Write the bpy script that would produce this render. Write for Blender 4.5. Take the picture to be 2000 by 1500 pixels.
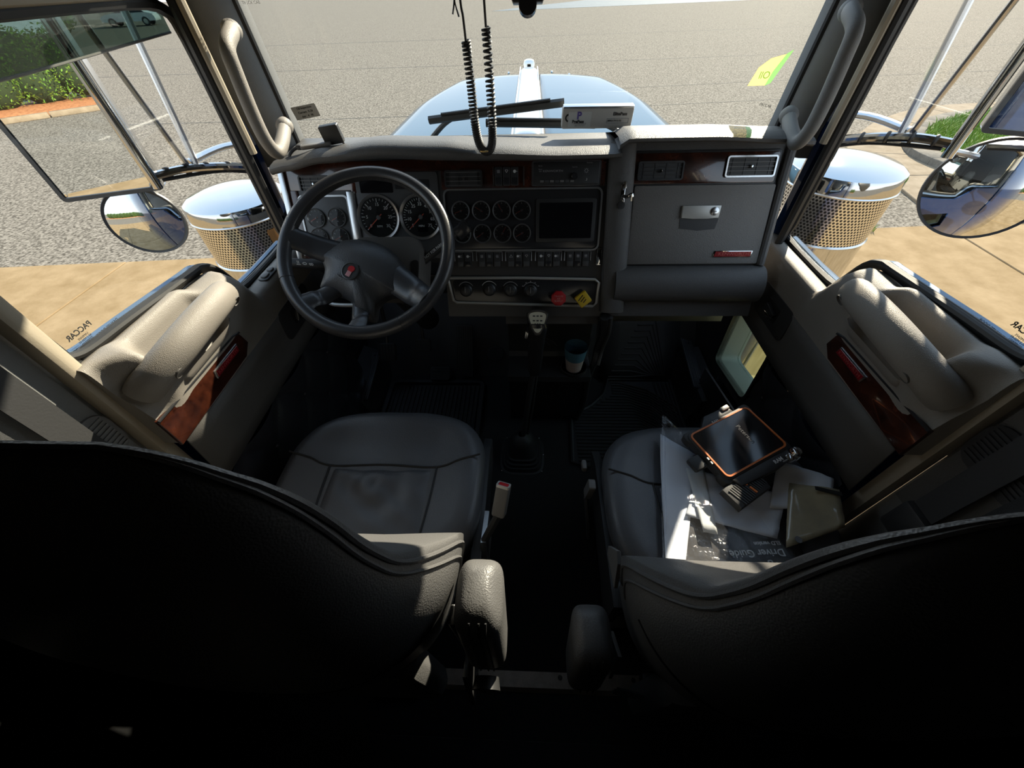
import bpy, bmesh, math, random
from mathutils import Vector, Matrix
random.seed(7)
for _o in list(bpy.data.objects): bpy.data.objects.remove(_o)
scene = bpy.context.scene
COL = scene.collection
PI = math.pi
R = math.radians

# ------------------------------------------------------------------ camera
cam_d = bpy.data.cameras.new('camera')
cam_d.sensor_width = 36.0
cam_d.lens = 36.0 * 748 / 2000
cam_d.clip_start = 0.01
cam_d.clip_end = 500
cam = bpy.data.objects.new('camera', cam_d)
COL.objects.link(cam)
_X = Vector((0.99911, 0.03367, -0.02542)); _Y = Vector((-0.00732, 0.73173, 0.68156)); _Z = Vector((0.04155, -0.68076, 0.73132))
cam.matrix_world = Matrix(((_X.x, _Y.x, _Z.x, 0), (_X.y, _Y.y, _Z.y, 0), (_X.z, _Y.z, _Z.z, 1.42), (0, 0, 0, 1)))
scene.camera = cam

# ------------------------------------------------------------------ sky, sun, exposure
SUN_AZ, SUN_EL = R(30.5), R(29.5)            # azimuth from straight ahead towards the passenger side
world = bpy.data.worlds.new('sky'); scene.world = world
world.use_nodes = True
wn = world.node_tree.nodes; wl = world.node_tree.links
bg = wn['Background']
# clear hazy-blue sky: one even gradient from a pale horizon to a deeper zenith
wtc = wn.new('ShaderNodeTexCoord'); wsp = wn.new('ShaderNodeSeparateXYZ'); wr = wn.new('ShaderNodeValToRGB')
wl.new(wtc.outputs['Generated'], wsp.inputs[0]); wl.new(wsp.outputs['Z'], wr.inputs[0])
cr = wr.color_ramp; cr.elements[0].position = 0.0; cr.elements[0].color = (0.86, 0.89, 0.92, 1)
cr.elements[1].position = 1.0; cr.elements[1].color = (0.34, 0.50, 0.74, 1)
e_ = cr.elements.new(0.25); e_.color = (0.66, 0.77, 0.90, 1)
wl.new(wr.outputs[0], bg.inputs[0])
bg.inputs[1].default_value = 0.75
sun_d = bpy.data.lights.new('sun', 'SUN'); sun_d.energy = 4.4; sun_d.angle = R(0.6); sun_d.color = (1.0, 0.88, 0.70)
sun = bpy.data.objects.new('sun', sun_d); COL.objects.link(sun)
_s = Vector((math.sin(SUN_AZ) * math.cos(SUN_EL), math.cos(SUN_AZ) * math.cos(SUN_EL), math.sin(SUN_EL)))
sun.rotation_euler = _s.to_track_quat('Z', 'Y').to_euler(); sun.location = _s * 30
scene.view_settings.view_transform = 'Standard'; scene.view_settings.look = 'None'
scene.view_settings.gamma = 1.0; scene.view_settings.use_curve_mapping = False
scene.view_settings.exposure = 1.6
try:
    scene.cycles.max_bounces = 10; scene.cycles.transparent_max_bounces = 24
    scene.cycles.diffuse_bounces = 6; scene.cycles.glossy_bounces = 5
    scene.cycles.sample_clamp_indirect = 6.0
    scene.cycles.caustics_reflective = False; scene.cycles.caustics_refractive = False
except Exception: pass

# ------------------------------------------------------------------ materials
MATS = {}
def _node(nt, t, **k):
    n = nt.nodes.new(t)
    for a, b in k.items(): setattr(n, a, b)
    return n
def mat(name, col, rough=0.5, metal=0.0, col2=None, nscale=20.0, ndetail=6.0, contrast=(0.35, 0.65), bump=0.0, bscale=200.0,
        btype='NOISE', coat=0.0, spec=0.5, aniso=0.0, stretch=(1, 1, 1), sheen=0.0, emit=None, estr=0.0):
    m = bpy.data.materials.new(name); m.use_nodes = True; nt = m.node_tree
    b = nt.nodes['Principled BSDF']
    c4 = (*col, 1)
    b.inputs['Base Color'].default_value = c4
    b.inputs['Roughness'].default_value = rough
    b.inputs['Metallic'].default_value = metal
    b.inputs['Specular IOR Level'].default_value = spec
    b.inputs['Coat Weight'].default_value = coat
    b.inputs['Coat Roughness'].default_value = 0.06
    b.inputs['Sheen Weight'].default_value = sheen
    if emit: b.inputs['Emission Color'].default_value = (*emit, 1); b.inputs['Emission Strength'].default_value = estr
    co = None
    if col2 is not None or bump:
        tc = _node(nt, 'ShaderNodeTexCoord'); mp = _node(nt, 'ShaderNodeMapping'); mp.inputs['Scale'].default_value = stretch
        nt.links.new(tc.outputs['Object'], mp.inputs[0]); co = mp.outputs[0]
    if col2 is not None:
        n = _node(nt, 'ShaderNodeTexNoise'); n.inputs['Scale'].default_value = nscale; n.inputs['Detail'].default_value = ndetail
        n.inputs['Roughness'].default_value = 0.65
        r = _node(nt, 'ShaderNodeValToRGB')
        r.color_ramp.elements[0].position = contrast[0]; r.color_ramp.elements[1].position = contrast[1]
        r.color_ramp.elements[0].color = c4; r.color_ramp.elements[1].color = (*col2, 1)
        nt.links.new(co, n.inputs['Vector']); nt.links.new(n.outputs['Fac'], r.inputs['Fac']); nt.links.new(r.outputs['Color'], b.inputs['Base Color'])
    if bump:
        if btype == 'VORONOI':
            t = _node(nt, 'ShaderNodeTexVoronoi', feature='DISTANCE_TO_EDGE'); out = t.outputs['Distance']
        elif btype == 'PEBBLE':
            t = _node(nt, 'ShaderNodeTexVoronoi', feature='SMOOTH_F1'); out = t.outputs['Distance']
        elif btype == 'WAVE':
            t = _node(nt, 'ShaderNodeTexWave'); out = t.outputs['Fac']
        else:
            t = _node(nt, 'ShaderNodeTexNoise'); t.inputs['Detail'].default_value = 4; out = t.outputs['Fac']
        t.inputs['Scale'].default_value = bscale
        bm_ = _node(nt, 'ShaderNodeBump'); bm_.inputs['Strength'].default_value = bump; bm_.inputs['Distance'].default_value = 0.002
        nt.links.new(co, t.inputs['Vector']); nt.links.new(out, bm_.inputs['Height']); nt.links.new(bm_.outputs[0], b.inputs['Normal'])
    MATS[name] = m
    return m
def glass(name, tint=(0.96, 0.97, 0.96), refl=1.0, rough=0.0, f0=1.45, haze=0.0, bump=0.0):
    m = bpy.data.materials.new(name); m.use_nodes = True; nt = m.node_tree
    nt.nodes.remove(nt.nodes['Principled BSDF']); out = nt.nodes['Material Output']
    tr = _node(nt, 'ShaderNodeBsdfTransparent'); tr.inputs[0].default_value = (*tint, 1)
    gl = _node(nt, 'ShaderNodeBsdfGlossy'); gl.inputs['Roughness'].default_value = rough
    gl.inputs[0].default_value = (refl, refl, refl, 1)
    base = tr.outputs[0]
    if haze:                                                          # cloudy plastic: a share of the film scatters light
        df = _node(nt, 'ShaderNodeBsdfDiffuse'); df.inputs[0].default_value = (.9, .92, .95, 1); hz = _node(nt, 'ShaderNodeMixShader'); hz.inputs[0].default_value = haze
        nt.links.new(tr.outputs[0], hz.inputs[1]); nt.links.new(df.outputs[0], hz.inputs[2]); base = hz.outputs[0]
    if bump:
        nz = _node(nt, 'ShaderNodeTexNoise'); nz.inputs['Scale'].default_value = 45; nz.inputs['Detail'].default_value = 5; tc = _node(nt, 'ShaderNodeTexCoord'); bp_ = _node(nt, 'ShaderNodeBump')
        bp_.inputs['Strength'].default_value = bump; bp_.inputs['Distance'].default_value = .006; nt.links.new(tc.outputs['Object'], nz.inputs['Vector']); nt.links.new(nz.outputs['Fac'], bp_.inputs['Height']); nt.links.new(bp_.outputs[0], gl.inputs['Normal'])
    fr = _node(nt, 'ShaderNodeFresnel'); fr.inputs[0].default_value = f0
    mx = _node(nt, 'ShaderNodeMixShader')
    ge = _node(nt, 'ShaderNodeNewGeometry'); iv = _node(nt, 'ShaderNodeMath', operation='SUBTRACT'); iv.inputs[0].default_value = 1.0
    mu = _node(nt, 'ShaderNodeMath', operation='MULTIPLY')          # a thin pane: reflect at the front face only
    nt.links.new(ge.outputs['Backfacing'], iv.inputs[1]); nt.links.new(fr.outputs[0], mu.inputs[0]); nt.links.new(iv.outputs[0], mu.inputs[1])
    nt.links.new(mu.outputs[0], mx.inputs[0]); nt.links.new(base, mx.inputs[1]); nt.links.new(gl.outputs[0], mx.inputs[2])
    nt.links.new(mx.outputs[0], out.inputs[0]); MATS[name] = m
    return m
leather = mat('black_leather', (0.118, 0.115, 0.113), 0.44, bump=0.28, bscale=480, btype='PEBBLE', spec=0.5)
leather_smooth = mat('smooth_black_leather', (0.100, 0.103, 0.112), 0.36, bump=0.2, bscale=450, btype='PEBBLE', spec=0.5)
tuft_vinyl = mat('tufted_vinyl', (0.030, 0.030, 0.034), 0.30, bump=0.1, bscale=300, spec=0.5)
stitch = mat('stitching', (0.018, 0.018, 0.019), 0.6)
vinyl_taupe = mat('taupe_vinyl', (0.27, 0.245, 0.215), 0.55, bump=0.35, bscale=420, btype='VORONOI', col2=(0.25, 0.225, 0.195), nscale=6)
vinyl_grey = mat('grey_vinyl', (0.20, 0.20, 0.195), 0.6, bump=0.25, bscale=380, btype='VORONOI')
vinyl_dark = mat('charcoal_vinyl', (0.105, 0.098, 0.090), 0.6, bump=0.3, bscale=380, btype='VORONOI')
vinyl_tan = mat('tan_trim', (0.42, 0.36, 0.27), 0.5, bump=0.1, bscale=300)
dash_pad = mat('dash_padding', (0.100, 0.097, 0.095), 0.50, bump=0.5, bscale=330, btype='VORONOI', spec=0.5)
dash_fab = mat('glove_grain', (0.170, 0.160, 0.148), 0.55, bump=0.8, bscale=300, btype='NOISE', stretch=(1, 1, 2.2))
plastic = mat('black_plastic', (0.034, 0.034, 0.035), 0.42, bump=0.15, bscale=500)
plastic_gloss = mat('glossy_black_plastic', (0.028, 0.028, 0.030), 0.2, spec=0.5)
plastic_grey = mat('grey_plastic', (0.17, 0.165, 0.16), 0.5)
panel_grey = mat('gauge_panel_grey', (0.075, 0.076, 0.078), 0.45, bump=0.2, bscale=600)
rubber = mat('black_rubber', (0.040, 0.040, 0.041), 0.55, bump=0.15, bscale=250)
carpet = mat('black_carpet', (0.020, 0.020, 0.021), 0.95, bump=1.0, bscale=900, sheen=0.05, col2=(0.032, 0.032, 0.033), nscale=300)
chrome = mat('chrome', (0.60, 0.60, 0.59), 0.06, 1.0)
bezel_m = mat('bezel_chrome', (0.40, 0.40, 0.40), 0.28, 0.75)
chrome_soft = mat('brushed_chrome', (0.62, 0.62, 0.62), 0.26, 1.0)
alu = mat('aluminium', (0.55, 0.56, 0.57), 0.35, 1.0, bump=0.1, bscale=80)
silver_pl = mat('silver_plastic', (0.55, 0.54, 0.51), 0.35, 0.3)
mirror_m = mat('mirror_glass', (0.88, 0.90, 0.90), 0.005, 1.0)
white_ink = mat('white_print', (0.75, 0.75, 0.73), 0.6)
dim_ink = mat('grey_print', (0.38, 0.38, 0.38), 0.6)
black_ink = mat('black_print', (0.02, 0.02, 0.02), 0.6)
red_pl = mat('red_plastic', (0.50, 0.015, 0.02), 0.4)
needle_red = mat('needle_red', (0.65, 0.10, 0.05), 0.5)
yellow_pl = mat('yellow_plastic', (0.75, 0.50, 0.03), 0.4)
orange_pl = mat('orange_trim', (0.75, 0.20, 0.05), 0.45)
badge_red = mat('red_enamel', (0.30, 0.012, 0.018), 0.2, 0.3, coat=0.6)
wheel_skin = mat('wheel_leather', (0.045, 0.045, 0.048), 0.32, bump=0.12, bscale=420, btype='PEBBLE', spec=0.5)
wood = mat('burl_wood', (0.014, 0.004, 0.003), 0.22, col2=(0.085, 0.022, 0.010), nscale=26, ndetail=10, contrast=(0.34, 0.72), coat=0.9)
dial_m = mat('dial_face', (0.012, 0.012, 0.013), 0.7)
screen_m = mat('screen_glass', (0.008, 0.008, 0.010), 0.10, spec=0.5)
step_metal = mat('brown_threshold_metal', (0.40, 0.33, 0.27), 0.45, 0.3, col2=(0.52, 0.44, 0.37), nscale=35)
steel_dark = mat('dark_steel', (0.09, 0.09, 0.09), 0.45, 0.6)
blue_paint = mat('navy_truck_paint', (0.010, 0.028, 0.090), 0.12, 0.15, coat=1.0)
hood_paint = mat('hood_paint', (0.050, 0.105, 0.165), 0.08, 0.0, coat=0.0, spec=0.045)
seal = mat('weatherstrip_rubber', (0.010, 0.010, 0.010), 0.55)
cup_blue = mat('blue_cup_print', (0.10, 0.24, 0.32), 0.5)
cup_clear = mat('cup_pale', (0.62, 0.52, 0.47), 0.35)
paper = mat('white_paper', (0.74, 0.77, 0.83), 0.75, bump=0.2, bscale=18)
paper_cream = mat('cream_paper', (0.74, 0.75, 0.73), 0.8)
booklet_m = mat('black_booklet', (0.035, 0.032, 0.030), 0.32, col2=(0.06, 0.055, 0.05), nscale=30)
sleeve_m = mat('tan_document', (0.42, 0.35, 0.22), 0.28, col2=(0.30, 0.26, 0.18), nscale=12, coat=0.6)
asphalt = mat('asphalt', (0.055, 0.047, 0.037), 0.92, col2=(0.262, 0.232, 0.190), nscale=24, ndetail=10, contrast=(0.38, 0.62), bump=0.9, bscale=60, spec=0.05)
asphalt_shade = mat('shade_painted_asphalt', (0.05, 0.075, 0.095), 0.8, col2=(0.07, 0.095, 0.115), nscale=2)  # blue-grey tone of shaded pavement, put into the colour
crack_m = mat('crack_filler', (0.065, 0.06, 0.052), 0.9)
concrete = mat('concrete', (0.20, 0.135, 0.066), 0.88, col2=(0.31, 0.222, 0.125), nscale=2.6, ndetail=12, contrast=(0.3, 0.7), bump=0.7, bscale=45, spec=0.05)
walk_m = mat('kerb_concrete', (0.20, 0.155, 0.105), 0.88, col2=(0.28, 0.225, 0.16), nscale=4, ndetail=10, bump=0.5, bscale=50, spec=0.05)
kerb_m = mat('kerb_stone', (0.14, 0.125, 0.105), 0.9, col2=(0.20, 0.18, 0.15), nscale=14, bump=0.6, bscale=60, spec=0.05)
grass_m = mat('grass_blade', (0.10, 0.19, 0.015), 0.7, col2=(0.20, 0.28, 0.03), nscale=6)
soil_m = mat('grass_soil', (0.10, 0.15, 0.03), 0.95)
leaf_m = mat('hedge_leaf', (0.10, 0.24, 0.025), 0.5, col2=(0.22, 0.36, 0.05), nscale=5)
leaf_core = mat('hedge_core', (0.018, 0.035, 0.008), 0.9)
mulch_m = mat('mulch', (0.28, 0.10, 0.035), 0.9, col2=(0.46, 0.20, 0.08), nscale=12, bump=0.9, bscale=30)
car_white = mat('white_car_paint', (0.75, 0.76, 0.78), 0.2, coat=0.8)
glass_clear = glass('clear_glass', (0.97, 0.98, 0.97), 0.55)
glass_wind = glass('windscreen_glass', (0.95, 0.97, 0.965), 0.4)
glass_tint = glass('tinted_shade_glass', (0.30, 0.37, 0.35), 0.8)
glass_peep = glass('lower_window_glass', (0.80, 0.90, 0.78), 0.8)
lens_m = glass('gauge_lens', (0.95, 0.95, 0.95), 0.35, 0.02, 1.5)
film_m = glass('clear_plastic_film', (0.95, 0.96, 0.98), 1.0, 0.08, 1.55, haze=0.02, bump=1.0)
sticker_grey = mat('grey_sticker', (0.33, 0.32, 0.29), 0.6)
def film_col(name, col):
    m = bpy.data.materials.new(name); m.use_nodes = True; nt = m.node_tree; nt.nodes.remove(nt.nodes['Principled BSDF'])
    a = _node(nt, 'ShaderNodeBsdfTransparent'); a.inputs[0].default_value = (*col, 1); b = _node(nt, 'ShaderNodeBsdfTranslucent'); b.inputs[0].default_value = (*col, 1)
    x = _node(nt, 'ShaderNodeMixShader'); x.inputs[0].default_value = .55; nt.links.new(a.outputs[0], x.inputs[1]); nt.links.new(b.outputs[0], x.inputs[2]); nt.links.new(x.outputs[0], nt.nodes['Material Output'].inputs[0]); return m
sticker_green = film_col('green_translucent_sticker', (0.42, 0.66, 0.34)); sticker_yellow = film_col('yellow_translucent_sticker', (0.72, 0.66, 0.42))
label_orange = mat('orange_sticker', (0.50, 0.24, 0.08), 0.5)
box_white = mat('white_device_plastic', (0.62, 0.60, 0.56), 0.5)

# ------------------------------------------------------------------ mesh helpers
def frame(o, x, y):                       # matrix with origin o, x axis x, y axis y (orthogonalised), z = x cross y
    x = Vector(x).normalized(); y = Vector(y); y = (y - x * y.dot(x)).normalized(); z = x.cross(y)
    return Matrix(((x.x, y.x, z.x, o[0]), (x.y, y.y, z.y, o[1]), (x.z, y.z, z.z, o[2]), (0, 0, 0, 1)))
ID = Matrix.Identity(4)
def crom(pts, n, closed=False):           # Catmull-Rom resampling
    pts = [Vector(p) for p in pts]; out = []; N = len(pts)
    for i in range(N if closed else N - 1):
        if closed: p0, p1, p2, p3 = pts[i - 1], pts[i], pts[(i + 1) % N], pts[(i + 2) % N]
        else: p0, p1, p2, p3 = pts[max(i - 1, 0)], pts[i], pts[i + 1], pts[min(i + 2, N - 1)]
        for k in range(n):
            t = k / n
            out.append(0.5 * ((2 * p1) + (p2 - p0) * t + (2 * p0 - 5 * p1 + 4 * p2 - p3) * t * t + (3 * p1 - p0 - 3 * p2 + p3) * t ** 3))
    if not closed: out.append(pts[-1])
    return out
def lerp_keys(keys, t):                   # keys: [(t, value or tuple)]
    if t <= keys[0][0]: return keys[0][1]
    for (a, va), (b, vb) in zip(keys, keys[1:]):
        if t <= b:
            f = (t - a) / (b - a); f = f * f * (3 - 2 * f)
            if isinstance(va, (int, float)): return va + (vb - va) * f
            return tuple(x + (y - x) * f for x, y in zip(va, vb))
    return keys[-1][1]
class G:
    def __init__(s, m=None): s.v = []; s.f = []; s.m = m or ID
    def add(s, vs, fs, m=None):
        M = s.m @ m if m else s.m; n = len(s.v)
        s.v += [tuple(M @ Vector(p)) for p in vs]; s.f += [tuple(i + n for i in f) for f in fs]; return s
    def box(s, c, d, m=None, bev=0.0, seg=2):
        bm = bmesh.new(); bmesh.ops.create_cube(bm, size=1)
        for v in bm.verts: v.co = Vector((v.co.x * d[0] + c[0], v.co.y * d[1] + c[1], v.co.z * d[2] + c[2]))
        if bev: bmesh.ops.bevel(bm, geom=bm.edges[:], offset=min(bev, min(d) * 0.49), segments=seg, profile=0.5, affect='EDGES')
        bm.verts.index_update()
        s.add([v.co[:] for v in bm.verts], [[v.index for v in f.verts] for f in bm.faces], m); bm.free(); return s
    def prism(s, poly, z0, z1, m=None, bev=0.0, seg=2):   # polygon in local xy, extruded in z
        bm = bmesh.new(); vs = [bm.verts.new((p[0], p[1], z0)) for p in poly]; f = bm.faces.new(vs)
        r = bmesh.ops.extrude_face_region(bm, geom=[f]); top = [g for g in r['geom'] if isinstance(g, bmesh.types.BMVert)]
        for v in top: v.co.z = z1
        bmesh.ops.recalc_face_normals(bm, faces=bm.faces)
        if bev:
            es = [e for e in bm.edges if abs(e.verts[0].co.z - z1) < 1e-6 and abs(e.verts[1].co.z - z1) < 1e-6]
            bmesh.ops.bevel(bm, geom=es, offset=bev, segments=seg, profile=0.5, affect='EDGES')
        bm.verts.index_update(); s.add([v.co[:] for v in bm.verts], [[v.index for v in f.verts] for f in bm.faces], m); bm.free(); return s
    def tube(s, pts, r, n=10, m=None, closed=False, caps=True, flat=1.0, up=None):
        P = [Vector(p) for p in pts]; N = len(P); vs = []; fs = []
        rr = r if callable(r) else ((lambda t: r[0] + (r[1] - r[0]) * t) if isinstance(r, tuple) else (lambda t: r))
        prev = None
        for i in range(N):
            if closed: t = P[(i + 1) % N] - P[i - 1]
            else: t = P[min(i + 1, N - 1)] - P[max(i - 1, 0)]
            t = t.normalized() if t.length > 1e-9 else Vector((0, 0, 1))
            if up is not None: a = Vector(up)
            else: a = prev if prev is not None else (Vector((0, 0, 1)) if abs(t.z) < 0.9 else Vector((1, 0, 0)))
            a = (a - t * a.dot(t)); a = a.normalized() if a.length > 1e-6 else t.orthogonal().normalized()
            b = t.cross(a); prev = a; q = rr(i / max(N - 1, 1))
            for k in range(n):
                an = 2 * PI * k / n; vs.append(P[i] + a * (math.cos(an) * q * flat) + b * (math.sin(an) * q))
        for i in range(N if closed else N - 1):
            j = (i + 1) % N
            for k in range(n): fs.append((i * n + k, i * n + (k + 1) % n, j * n + (k + 1) % n, j * n + k))
        if caps and not closed: fs.append(tuple(range(n))[::-1]); fs.append(tuple((N - 1) * n + k for k in range(n)))
        return s.add(vs, fs, m)
    def lathe(s, prof, n=32, m=None, a0=0.0, a1=2 * PI):   # profile (r, z) about local z
        full = abs(a1 - a0 - 2 * PI) < 1e-6; cols = n if full else n + 1; vs = []; fs = []
        for (r, z) in prof:
            for k in range(cols):
                a = a0 + (a1 - a0) * k / n; vs.append((r * math.cos(a), r * math.sin(a), z))
        for i in range(len(prof) - 1):
            for k in range(n):
                k2 = (k + 1) % cols if full else k + 1
                fs.append((i * cols + k, i * cols + k2, (i + 1) * cols + k2, (i + 1) * cols + k))
        if full and prof[0][0] > 1e-6: fs.append(tuple(range(cols))[::-1])
        if full and prof[-1][0] > 1e-6: fs.append(tuple((len(prof) - 1) * cols + k for k in range(cols)))
        return s.add(vs, fs, m)
    def grid(s, fn, nu, nv, m=None, cu=False):
        vs = [fn(i / nu, j / nv) for j in range(nv + 1) for i in range(nu + (0 if cu else 1))]; w = nu + (0 if cu else 1)
        fs = [(j * w + i, j * w + (i + 1) % w, (j + 1) * w + (i + 1) % w, (j + 1) * w + i) for j in range(nv) for i in range(nu)]
        return s.add(vs, fs, m)
    def sphere(s, c, r, n=12, m=None, sc=(1, 1, 1)):
        M = Matrix.Translation(c) @ Matrix.Diagonal((sc[0], sc[1], sc[2], 1))
        return s.lathe([(r * math.sin(PI * i / n), -r * math.cos(PI * i / n)) for i in range(n + 1)], n * 2, (m @ M) if m else M)
    def poly(s, pts, m=None): return s.add(pts, [tuple(range(len(pts)))], m)
    def build(s, name, material, parent=None, ang=35, thick=0.0, smooth=True, sub=0, label=None):
        me = bpy.data.meshes.new(name); me.from_pydata(s.v, [], s.f)
        bm = bmesh.new(); bm.from_mesh(me)
        bmesh.ops.remove_doubles(bm, verts=bm.verts, dist=1e-6)
        bmesh.ops.recalc_face_normals(bm, faces=bm.faces); bm.to_mesh(me); bm.free()
        if smooth:
            for p in me.polygons: p.use_smooth = True
            try: me.set_sharp_from_angle(angle=R(ang))
            except Exception: pass
        me.materials.append(material)
        o = bpy.data.objects.new(name, me); COL.objects.link(o)
        if thick: md = o.modifiers.new('solid', 'SOLIDIFY'); md.thickness = thick; md.offset = 0
        if sub: md = o.modifiers.new('sub', 'SUBSURF'); md.levels = md.render_levels = sub
        if parent is not None: adopt(o, parent)
        if label: o['label'] = label
        return o
def adopt(o, parent):
    o.parent = parent
    L = parent.location if parent.parent is None else Vector()      # parts sit at the world origin, things at their base
    o.matrix_parent_inverse = Matrix.Translation(-L)
def thing(name, label, cat, loc, group=None, kind=None):
    o = bpy.data.objects.new(name, None); COL.objects.link(o); o.location = loc; o.empty_display_size = 0.05
    tag(o, label, cat, group, kind); return o
def tag(o, label=None, cat=None, group=None, kind=None):
    if label: o['label'] = label
    if cat: o['category'] = cat
    if group: o['group'] = group
    if kind: o['kind'] = kind
    return o
def struct(o, label=None, cat=None): return tag(o, label, cat, None, 'structure')
TEXTS = []
def text(body, size, m, material, parent, name='lettering', align='CENTER', ext=0.0002, bold=0.0, sx=1.0):
    c = bpy.data.curves.new(name, 'FONT'); c.body = body; c.size = size; c.align_x = align; c.align_y = 'CENTER'
    c.extrude = ext; c.offset = bold; c.resolution_u = 3
    o = bpy.data.objects.new(name, c); COL.objects.link(o)
    TEXTS.append((o, m @ Matrix.Diagonal((sx, 1, 1, 1)), material, parent)); return o
def flush_texts():
    bpy.context.view_layer.update(); dg = bpy.context.evaluated_depsgraph_get(); done = []
    for o, m, material, parent in TEXTS:
        me = bpy.data.meshes.new_from_object(o.evaluated_get(dg)); me.transform(m); me.materials.clear(); me.materials.append(material)
        done.append((o.name, me, parent))
    for (o, *_r) in TEXTS:
        c = o.data; o.name = 'old_text'; bpy.data.objects.remove(o); bpy.data.curves.remove(c)
    for nm, me, parent in done:
        n = bpy.data.objects.new('lettering', me); COL.objects.link(n)
        if parent is not None: adopt(n, parent)
    TEXTS.clear()
def copy_tree(o, parent=None, offset=None):
    c = o.copy(); COL.objects.link(c)
    if parent is not None: c.parent = parent
    for ch in o.children: copy_tree(ch, c)
    return c
def rrect(w, h, r, n=5, cx=0, cy=0):
    P = []
    for (sx, sy, a0) in ((1, 1, 0), (-1, 1, 90), (-1, -1, 180), (1, -1, 270)):
        for k in range(n + 1):
            a = R(a0 + 90 * k / n); P.append((cx + sx * (w / 2 - r) + r * math.cos(a), cy + sy * (h / 2 - r) + r * math.sin(a)))
    return P
def ringprism(g, outer, inner, z0, z1, m=None):           # flat frame between two loops of equal count
    n = len(outer)
    vs = [(p[0], p[1], z) for z in (z0, z1) for L in (outer, inner) for p in L]; fs = []
    for i in range(n):
        j = (i + 1) % n
        fs += [(2 * n + i, 2 * n + j, 3 * n + j, 3 * n + i), (i, n + i, n + j, j), (i, j, 2 * n + j, 2 * n + i), (n + i, 3 * n + i, 3 * n + j, n + j)]
    return g.add(vs, fs, m)

# ================================================================== OUTSIDE GROUND
GZ = -1.22
g = G().grid(lambda u, v: (-110 + 220 * u, -60 + 190 * v, GZ), 4, 4)
ground = struct(g.build('ground', asphalt, smooth=False), 'sunlit grey asphalt yard in front of the truck', 'asphalt')
def crackline(pts, w=0.02):
    P = crom(pts, 6); gg = G()
    for a, b in zip(P, P[1:]):
        d = (b - a).normalized(); nn = Vector((-d.y, d.x, 0)) * w
        gg.poly([a + nn, a - nn, b - nn, b + nn])
    gg.build('asphalt_joint', crack_m, ground, smooth=False)
crackline([(-30, 11.6, GZ + .004), (-12, 12.3, GZ + .004), (-3, 12.6, GZ + .004), (9, 13.8, GZ + .004)], 0.018)
crackline([(-40, 19.6, GZ + .004), (-12, 20.8, GZ + .004), (5, 21.3, GZ + .004), (30, 23.5, GZ + .004)], 0.03)
crackline([(-40, 29.6, GZ + .004), (5, 31.3, GZ + .004), (40, 33.5, GZ + .004)], 0.05)
crackline([(2, 15.5, GZ + .004), (8, 16.2, GZ + .004), (16, 17.0, GZ + .004), (30, 18.0, GZ + .004)], 0.02)
g = G().prism([(-4, 55), (70, 66), (70, 100), (8, 72), (-1, 60)], GZ, GZ + 0.01)  # distant shade on the yard, painted as a flat blue-grey strip
struct(g.build('asphalt_shade_strip', asphalt_shade, smooth=False), 'far strip of yard asphalt with distant shade painted in blue-grey', 'asphalt')
# concrete apron: separate slabs with recessed joints
apron = struct(thing('concrete_apron', 'tan concrete apron the truck stands on', 'concrete', (0, 0, GZ)))
def edge_y(x): return 5.16 + 0.077 * x
xs = [-15.5, -12.5, -9.5, -5.62, -2.6, 0.3, 3.1, 5.92, 9.0, 12.5, 16.0]
for a, b in zip(xs, xs[1:]):
    for (y0, y1) in ((-8.5, -5.2), (-5.2, -1.9), (-1.9, 1.5), (1.5, None)):
        ya, yb = (edge_y(a), edge_y(b)) if y1 is None else (y1, y1)
        e = 0.012
        G().prism([(a + e, y0 + e), (b - e, y0 + e), (b - e, yb - e), (a + e, ya - e)], GZ - 0.02, GZ + 0.028, bev=0.008, seg=1).build('slab', concrete, apron, ang=20)
# concrete kerb walk sweeping round the grass island on the passenger side
outer = crom([(5.95, 5.60, 0), (6.1, 6.5, 0), (6.25, 7.5, 0), (6.35, 8.85, 0), (7.23, 10.02, 0), (8.43, 11.21, 0), (10.02, 12.18, 0), (11.83, 12.55, 0), (15, 12.8, 0)], 4)
inner = crom([(8.6, 5.62, 0), (7.9, 6.5, 0), (7.45, 7.5, 0), (7.35, 8.6, 0), (7.95, 9.7, 0), (8.95, 10.7, 0), (10.3, 11.35, 0), (11.9, 11.65, 0), (15, 11.8, 0)], 4)
walk = struct(thing('kerb_walk', 'pale concrete gutter strip curving round the grass island', 'concrete', (7, 9, GZ)))
nseg = len(outer); cuts = [0, 8, 12, 16, 20, 24, 28, nseg - 1]
for a, b in zip(cuts, cuts[1:]):
    P = [(p.x, p.y) for p in outer[a:b + 1]] + [(p.x, p.y) for p in reversed(inner[a:b + 1])]
    c = Vector((sum(p[0] for p in P) / len(P), sum(p[1] for p in P) / len(P)))
    P = [tuple(c + (Vector(p) - c) * 0.992) for p in P]
    G().prism(P, GZ - 0.02, GZ + 0.04, bev=0.008, seg=1).build('slab', walk_m, walk, ang=20)
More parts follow.
